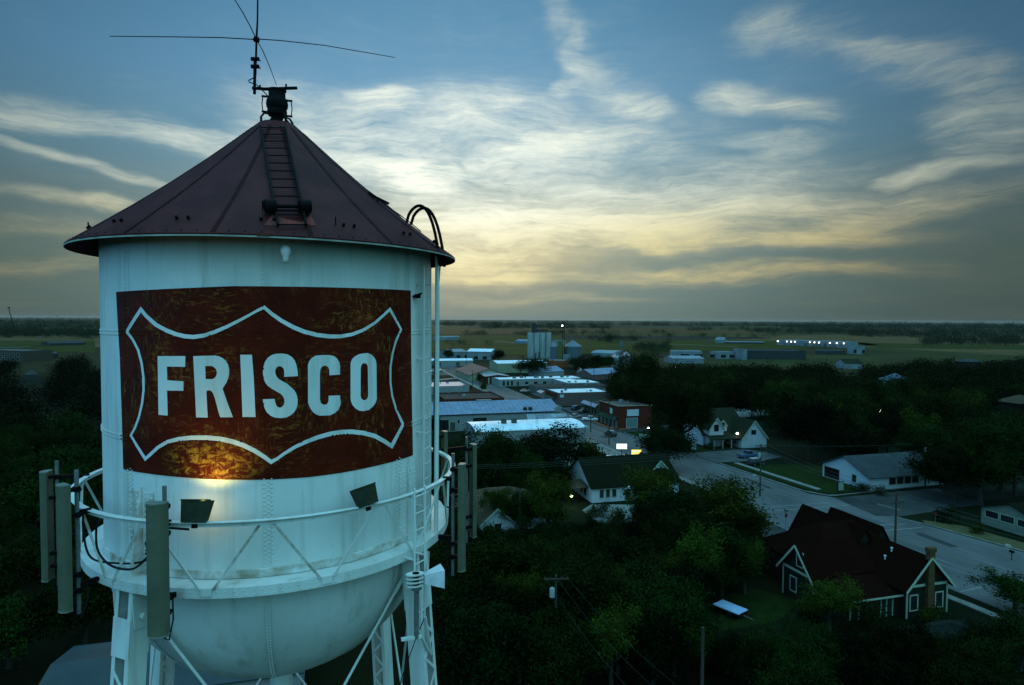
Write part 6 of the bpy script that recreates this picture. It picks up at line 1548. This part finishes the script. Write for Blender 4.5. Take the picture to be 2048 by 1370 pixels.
for k, dz in enumerate((0, -.5, -1.2)):
    wire(poles[0]+Vector((0, 0, dz-.2)), G(860, 932+k*3, 9.4-.1*k), .8, ('upper', 'middle', 'lower')[k]+' long power line crossing above the dark roof toward the tower')
for k, (dx, lab) in enumerate(((-1.1, 'left'), (0, 'middle'), (1.1, 'right'))):
    wire(g4+Vector((dx, 0, -.2)), G(1300+k*60, 1420, 8), .8, lab+' faint power line leaving the near wood pole toward the lower right', .007)

# ------------------------------------------------------------------ STREET THINGS
def lamp_post(px, py, h, label, arms=(0,), r=.28):
    g = G(px, py); root = empty('street_lamp', (g.x, g.y, 0), TH, label, 'street lamp')
    b = MB(); b.tube([(0, 0, 0), (0, 0, .5), (0, 0, h)], [.12, .07, .05], 8); b.build('post', BLACK, root)
    for x in arms:
        if x: b = MB(); b.tube([(0, 0, h-.2), (x*.6, 0, h-.25), (x, 0, h)], .03, 6); b.build('arm', BLACK, root)
        b = MB(); b.lathe([(0, -r)]+[(r*math.sin(t*PI/8), -r*math.cos(t*PI/8)) for t in range(1, 8)]+[(0, r)], (x, 0, h+r*.9), 14); b.build('globe', LAMP, root, True)
        b = MB(); b.lathe([(.08, 0), (.12, .1), (.0, .1)], (x, 0, h-.02), 8); b.build('collar', BLACK, root)
    return root
lamp_post(1296, 882, 3.6, 'black lamp post with a single lit round globe near the white fence', r=.33)
lamp_post(1477, 893, 3.4, 'black lamp post with two lit globes before the big white gable', (-.5, .5))
lamp_post(1386, 905, 1.6, 'short lit lamp beside the white pole sign', r=.16)
for px, py, z, r, lab in ((1887, 925, 0, .2, 'lit porch lamp under the tree right of the bungalow'), (1758, 1, 0, 0, '')):
    pass
# scattered points of light: small lit fixtures on short posts
for px, py, h, r, lab in ((1350, 735, 3, .5, 'small lit yard lamp at the wood edge below the lamp-lit roof'), (163, 888, 2.5, .22, 'small lit yard lamp in the dark wood left of the tower'), (1760, 822, 4, .35, 'small lit yard lamp in the wood below the hip-roofed house')):
    g = G(px, py, h+r); root = empty('yard_lamp', (g.x, g.y, 0), 0, lab, 'lamp'); b = MB(); b.tube([(0, 0, 0), (0, 0, h)], .05, 6); b.build('post', BLACK, root); lampat(root, 0, 0, h+r, r, 'globe')
# signs
def sign_board(px, py, h, w, hh, label, face, posts=1, ang=TH-.2, base=None, marks=None):
    g = base or G(px, py); root = empty('street_sign', (g.x, g.y, 0), ang, label, 'sign')
    b = MB(); b.box(-w/2, w/2, -.12, .12, h, h+hh); bd = b.build('board', face, root)
    b = MB(); 
    for x0, x1, z0, z1 in ((-w/2-.06, -w/2, h-.06, h+hh+.06), (w/2, w/2+.06, h-.06, h+hh+.06), (-w/2, w/2, h+hh, h+hh+.06), (-w/2, w/2, h-.06, h)): b.box(x0, x1, -.14, .14, z0, z1)
    b.build('frame', BLACK, root)
    if posts == 1: b = MB(); b.tube([(0, 0, 0), (0, 0, h)], .09, 8); b.build('post', BLACK, root)
    else:
        for x in (-w*.4, w*.4): b = MB(); b.tube([(x, 0, 0), (x, 0, h)], .07, 8); b.build('post', BLACK, root)
    return root, bd
LITW = mat('lit_white_panel', (.8, .8, .78), .5, .02, 3, emit=(.92, 1, .93), estr=1.5)
LITY = mat('lit_yellow_panel', (.8, .5, .05), .5, .1, 6, emit=(1, .62, .10), estr=1.4)
gs = G(1243, 920); sign_board(0, 0, 2.8, 2.6, 1.3, 'lit white sign panel on a pole by the parked cars', LITW, base=gs, ang=0)
gs = G(1272, 937); r_, bd = sign_board(0, 0, 2.9, 2.3, 1.6, 'lit yellow sign panel with a faint white heading, right of the white one', LITY, base=gs, ang=0)
b = MB(); b.box(-.9, .7, -.14, -.125, 4.05, 4.3); b.box(-.8, .2, -.14, -.125, 3.6, 3.7); b.build('heading', mat('lit_heading', (.9, .9, .7), .5, emit=(1, .9, .6), estr=1.2), r_)
b = MB(); b.box(.3, .75, -.14, -.125, 3.15, 3.4); b.build('dark_mark', mat('brown_mark', (.2, .08, .01), .5), r_)
gs = G(1387, 908); sign_board(0, 0, 1.2, 1.3, 2.6, 'pale upright pole sign in front of the white gabled house', mat('pale_sign_face', (.22, .27, .26), .5, .3, 2), base=gs, ang=.0)
gs = toST(G(1681, 985)); sign_board(0, 0, .5, 1.3, 1.7, 'small white two-panel sign on the bungalow lawn', mat('white_sign_face', (.20, .24, .21), .6, .2, 2), 2, base=G(1681, 985), ang=TH)
def stop_sign(px, py, label, h=2.3, red=True, top=True):
    g = G(px, py); root = empty('stop_sign', (g.x, g.y, 0), TH+.3, label, 'sign')
    b = MB(); b.tube([(0, 0, 0), (0, 0, h+(.9 if top else 0))], .04, 6); b.build('post', GALV, root)
    b = MB(); b.prism([(.4*math.cos(PI/8+k*PI/4), h+.4*math.sin(PI/8+k*PI/4)) for k in range(8)], 'y', -.07, -.045); b.build('sign_plate', mat('dull_red_sign', (.10, .012, .008), .6), root)
    if top:
        for z, a in ((h+.55, 0), (h+.78, 1.57)): b = MB(); b.box(-.4, .4, -.012, .012, z, z+.18); b.v = [(x*math.cos(a)-y*math.sin(a), x*math.sin(a)+y*math.cos(a), z_) for x, y, z_ in b.v]; b.build('street_name_plate', mat('green_name_plate', (.01, .06, .035), .5), root)
stop_sign(1571, 1058, 'octagonal sign with green street plates at the near left corner of the crossroads')
stop_sign(1870, 1055, 'red octagonal sign seen on the far right corner of the crossroads', top=False)
for px, py, lab in ((1165, 890, 'small dark sign post at the corner of the white-roofed building'), (1800, 975, 'thin marker post on the bungalow lawn')):
    g = G(px, py); root = empty('sign_post', (g.x, g.y, 0), TH, lab, 'sign'); b = MB(); b.tube([(0, 0, 0), (0, 0, 2.1)], .04, 6); b.build('post', GALV, root); b = MB(); b.box(-.25, .25, -.05, -.03, 1.6, 2.1); b.build('sign_plate', BLACK, root)
g = G(1527, 955, 5); root = empty('street_light', (g.x, g.y, 0), TH+2.2, 'unlit street light arm with a pale oval head by the crossarm pole', 'street lamp')
b = MB(); b.tube([(0, 0, 0), (0, 0, 5.0)], .06, 6); b.tube([(0, 0, 4.9), (.8, 0, 5.2), (1.5, 0, 5.2)], .04, 6); b.build('post', GALV, root)
b = MB(); b.lathe([(0, -.1), (.25, -.05), (.3, .05), (0, .14)], (1.7, 0, 5.2), 12); b.build('lamp_head', CERAM, root, True)
g = G(2023, 1120); root = empty('mail_box', (g.x, g.y, 0), TH, 'dark mailbox on a post by the kerb at the right edge', 'mailbox')
b = MB(); b.bar((0, 0, 0), (0, 0, 1.1), .1, .1); b.build('post', POLE, root); b = MB(); b.prism([(-.16, 1.1), (.16, 1.1), (.16, 1.3), (.1, 1.42), (-.1, 1.42), (-.16, 1.3)], 'y', -.3, .3); b.build('box', BLACK, root)
g = G(2015, 1094); b = MB(); b.lathe([(.5, -.1), (.48, .2), (.3, .42), (0, .5)], (0, 0, 0), 9); o = b.build('boulder', mat('pale_stone', (.22, .21, .17), .9, .3, 3), None, True); o.location = g; tag(o, 'pale round boulder on the dry verge at the right', 'boulder')
# low white fence by the globe lamp
g = G(1278, 873); root = empty('low_fence', (g.x, g.y, 0), TH-1.1, 'low white wall with dark posts behind the lit globe lamp', 'fence')
b = MB(); b.box(0, 7, 0, .3, 0, .9); b.build('wall', TRIM, root); 
for x in (1.5, 3.5, 5.5): b = MB(); b.box(x, x+.25, .05, .2, .9, 1.5); b.build('post', BLACK, root)
# yard light by the dark-roofed house
g = G(1143, 1012); root = empty('yard_light', (g.x, g.y, 0), 0, 'glowing greenish yard light beside the gable end of the dark-roofed house', 'lamp')
b = MB(); b.tube([(0, 0, 0), (0, 0, 1.7)], .05, 6); b.build('post', BLACK, root)
lampat(root, 0, -.1, 1.9, .26, 'globe', mat('greenish_lamp', (.8, .9, .5), .4, emit=(.75, 1, .35), estr=9))
ld = bpy.data.lights.new('yard_bulb', 'POINT'); ld.energy = 110; ld.color = (.75, 1, .35); ld.shadow_soft_size = .2
lo = bpy.data.objects.new('yard_bulb', ld); C.objects.link(lo); lo.parent = root; lo.location = (-.3, -.5, 1.9)
# far leaning crane mast at the left horizon
g = G(29, 664.5); root = empty('lattice_mast', (g.x, g.y, 0), 0, 'thin leaning dark mast with a small head on the left horizon', 'mast')
d_ = g.length/F
b = MB(); b.bar((0, 0, 0), (-2*d_, 0, 15*d_), d_*1.1, d_*1.1); b.bar((-2*d_, 0, 14*d_), (-8*d_, 0, 36*d_), d_*.8, d_*.8); b.build('boom', BLACK, root); b = MB(); b.box(-9.5*d_, -6.5*d_, -d_, d_, 38*d_, 39.6*d_); b.bar((-8*d_, 0, 36*d_), (-8*d_, 0, 38.5*d_), d_*.5, d_*.5); b.build('head', BLACK, root)
# utility trailer with a ribbed pale blue cover on the lawn
g = G(1486, 1238); root = empty('covered_trailer', (g.x, g.y, 0), rad(38), 'flat trailer with a bright pale blue ribbed cover on the dark lawn', 'trailer')
b = MB(); b.box(-1.0, 1.0, 0, 3.4, .75, .85)
for k in range(5): b.box(-.95+k*.42, -.75+k*.42, .02, 3.38, .85, .90)
b.build('cover', mat('pale_blue_sheet', (.42, .58, .80), .4, .12, 1.5), root)
b = MB(); b.box(-.98, .98, .05, 3.35, .4, .748); b.build('body', BLACK, root)
for x in (-1.05, 1.05): b = MB(); b.tube([(x-.09, 1.2, .33), (x+.09, 1.2, .33)], .33, 14); b.build('wheel', CABLE, root)
b = MB(); b.bar((0, 0, .45), (0, -1.3, .4), .08, .08); b.build('drawbar', GALV, root)
sheet('lawn', [toST(G(*p)) for p in ((1440, 1262), (1560, 1240), (1600, 1200), (1500, 1175), (1440, 1195))], .010, GRS)

# ------------------------------------------------------------------ VEHICLES
TYRE = mat('black_tyre', (.012, .012, .012), .9); RIM = mat('wheel_rim', (.25, .26, .26), .4, metal=.5); CGL = mat('car_glass', (.01, .013, .016), .08, .2, 1, spec=.7)
def make_car(kind, paint, label, cat):
    root = empty('parked_car', (0, 0, 0), 0, label, cat, 'cars along the streets')
    L_, W_2 = (4.5, .86) if kind == 'sedan' else (4.6, .92) if kind == 'suv' else (5.4, .95)
    # side profile (x, z) of the lower body
    if kind == 'sedan': low = [(-2.25, .35), (2.25, .35), (2.28, .62), (2.1, .80), (.95, .92), (-1.45, .95), (-2.2, .88), (-2.28, .6)]; cab = [(.95, .90), (.30, 1.40), (-.85, 1.42), (-1.65, .94)]
    elif kind == 'suv': low = [(-2.3, .42), (2.3, .42), (2.33, .8), (2.15, .98), (1.1, 1.06), (-2.25, 1.08), (-2.33, .7)]; cab = [(1.1, 1.04), (.55, 1.68), (-2.0, 1.70), (-2.22, 1.07)]
    else: low = [(-2.7, .45), (2.7, .45), (2.73, .85), (2.5, 1.02), (1.3, 1.1), (-2.7, 1.05)]; cab = [(1.3, 1.08), (.75, 1.72), (-.45, 1.74), (-.65, 1.07)]
    b = MB(); n = len(low)
    secs = [(-W_2, .94), (-W_2*.94, 1.0), (W_2*.94, 1.0), (W_2, .94)]
    vs = []
    for y, k in secs: vs += [(x*(.985 if k < 1 else 1), y, .35+(z-.35)*k) for x, z in low]
    fs = []
    for j in range(3): fs += [(j*n+i, j*n+(i+1) % n, (j+1)*n+(i+1) % n, (j+1)*n+i) for i in range(n)]
    fs += [tuple(range(n)), tuple(range(3*n+n-1, 3*n-1, -1))]; b.add(vs, fs); body = b.build('body', paint, root, True)
    b = MB(); m = len(cab); cw = W_2*.93; tw = W_2*.76
    vs = [(x, -(cw if i in (0, m-1) else tw), z) for i, (x, z) in enumerate(cab)]+[(x, (cw if i in (0, m-1) else tw), z) for i, (x, z) in enumerate(cab)]
    b.add(vs, [(0, 1, 2, 3), (7, 6, 5, 4), (0, 4, 5, 1), (2, 6, 7, 3)]); b.build('windows', CGL, root)
    b = MB(); (x1, z1_), (x2, z2_) = cab[1], cab[2]; b.box(x2-.04, x1+.04, -tw-.01, tw+.01, z1_-.02, z2_+.035); b.build('roof_panel', paint, root)
    for sx in (-1, 1):
        for sy in (-1, 1):
            c = (sx*L_*.31, sy*(W_2-.08)); b = MB(); b.tube([(c[0], c[1]-.11, .33), (c[0], c[1]+.11, .33)], .33, 14); w_ = b.build('wheel', TYRE, root)
            b = MB(); b.tube([(c[0], c[1]+sy*.10, .33), (c[0], c[1]+sy*.125, .33)], .2, 10); b.build('rim', RIM, w_)
    for sy in (-.62, .62):
        b = MB(); b.box(L_*.5-.02, L_*.5+.03, sy-.16, sy+.16, .62, .76); b.build('headlight', BULBG, root)
        b = MB(); b.box(-L_*.5-.03, -L_*.5+.02, sy-.16, sy+.16, .70, .84); b.build('tail_light', mat('tail_red', (.18, .01, .01), .3), root)
    return root
def paint(n, c): return mat('car_paint_'+n, c, .25, .05, 2, spec=.6)
WP, SP_, DP, RP, BP = paint('white', (.55, .58, .60)), paint('silver', (.28, .31, .33)), paint('dark', (.02, .022, .024)), paint('maroon', (.06, .015, .01)), paint('blue', (.05, .09, .16))
protos = {}
def car(kind, pc, px, py, ang, label, cat='car', st=None):
    k = (kind, pc.name); g = G(px, py) if st is None else ST(*st)
    if k not in protos: protos[k] = make_car(kind, pc, label, cat); r_ = protos[k]
    else: r_ = dup(protos[k], label=label); r_['category'] = cat
    r_.location = (g.x, g.y, .015); r_.rotation_euler = (0, 0, ang); return r_
AL = TH+PI/2
car('suv', DP, 1221, 872, AL+.12, 'dark station wagon with a pale roof driving along the main street')
b = MB(); b.box(-1.9, .5, -.68, .68, 1.74, 1.77); b.build('pale_roof', SP_, protos[('suv', DP.name)])
car('sedan', SP_, 1150, 836, TH+.3, 'light grey car parked by the kerb, left of the silver one')
car('truck', WP, 1180, 842, TH-.5, 'pale pickup parked at the kerb before the corner store', 'pickup')
car('sedan', RP, 1166, 826, TH+.5, 'maroon car parked behind the light grey one')
car('suv', DP, 1152, 820, TH+.6, 'dark car at the back of the little lot beside the brick shop')
car('sedan', WP, 1092, 840, AL, 'white car nosing out behind the long stucco building')
car('sedan', RP, 1195, 914, TH+.4, 'maroon car roof in the lot behind the dark bushes')
car('sedan', WP, 1217, 922, AL-.2, 'white car in the lot, left of the lit white sign post')
car('sedan', SP_, 1237, 922, AL-.2, 'silver car in the lot below the lit white sign')
car('suv', BP, 1258, 920, AL-.2, 'dark blue car in the lot between the two lit signs')
car('truck', WP, 1046, 890, TH, 'white van parked along the white-roofed building, left one', 'van')
car('suv', WP, 1075, 889, TH, 'white van parked along the white-roofed building, right one', 'van')
car('suv', DP, 1512, 930, TH+.2, 'dark off-road car parked on the corner lawn', 'car')
car('truck', BP, 1495, 915, TH+.1, 'dark blue pickup in the driveway beside the white gabled house', 'pickup')
car('sedan', WP, 1190, 768, TH+.4, 'white car parked by the trees beyond the courtyard, upper one')
car('sedan', WP, 1195, 777, TH+.2, 'white car parked by the trees beyond the courtyard, lower one')
car('suv', WP, 1212, 785, TH+.9, 'white car half hidden behind the rose-brown shop roof')
car('sedan', SP_, 1050, 784, TH, 'silver car in the lot before the long white-roofed office')
car('sedan', DP, 1058, 786, TH, 'dark car in the lot before the long white-roofed office')
car('sedan', WP, 869, 744, TH, 'white car in the far lot beside the tower ladder')
car('sedan', SP_, 882, 743, TH, 'grey car in the far lot right of the ladder')

# ------------------------------------------------------------------ HAZE
hz = bpy.data.materials.new('haze_air'); hz.use_nodes = True; t = hz.node_tree; t.nodes.clear()
ov_ = t.nodes.new('ShaderNodeOutputMaterial'); pv = t.nodes.new('ShaderNodeVolumePrincipled'); t.links.new(pv.outputs[0], ov_.inputs['Volume'])
pv.inputs['Color'].default_value = (.62, .66, .66, 1); pv.inputs['Density'].default_value = .000013; pv.inputs['Anisotropy'].default_value = .2
b = MB(); b.box(-26000, 26000, -26000, 26000, -1, 62); o = b.build('haze', hz); tag(o, kind='stuff')
SC.cycles.volume_max_steps = 8; SC.cycles.volume_bounces = 0; SC.cycles.max_bounces = 5; SC.cycles.diffuse_bounces = 2; SC.cycles.glossy_bounces = 2; SC.cycles.use_denoising = True
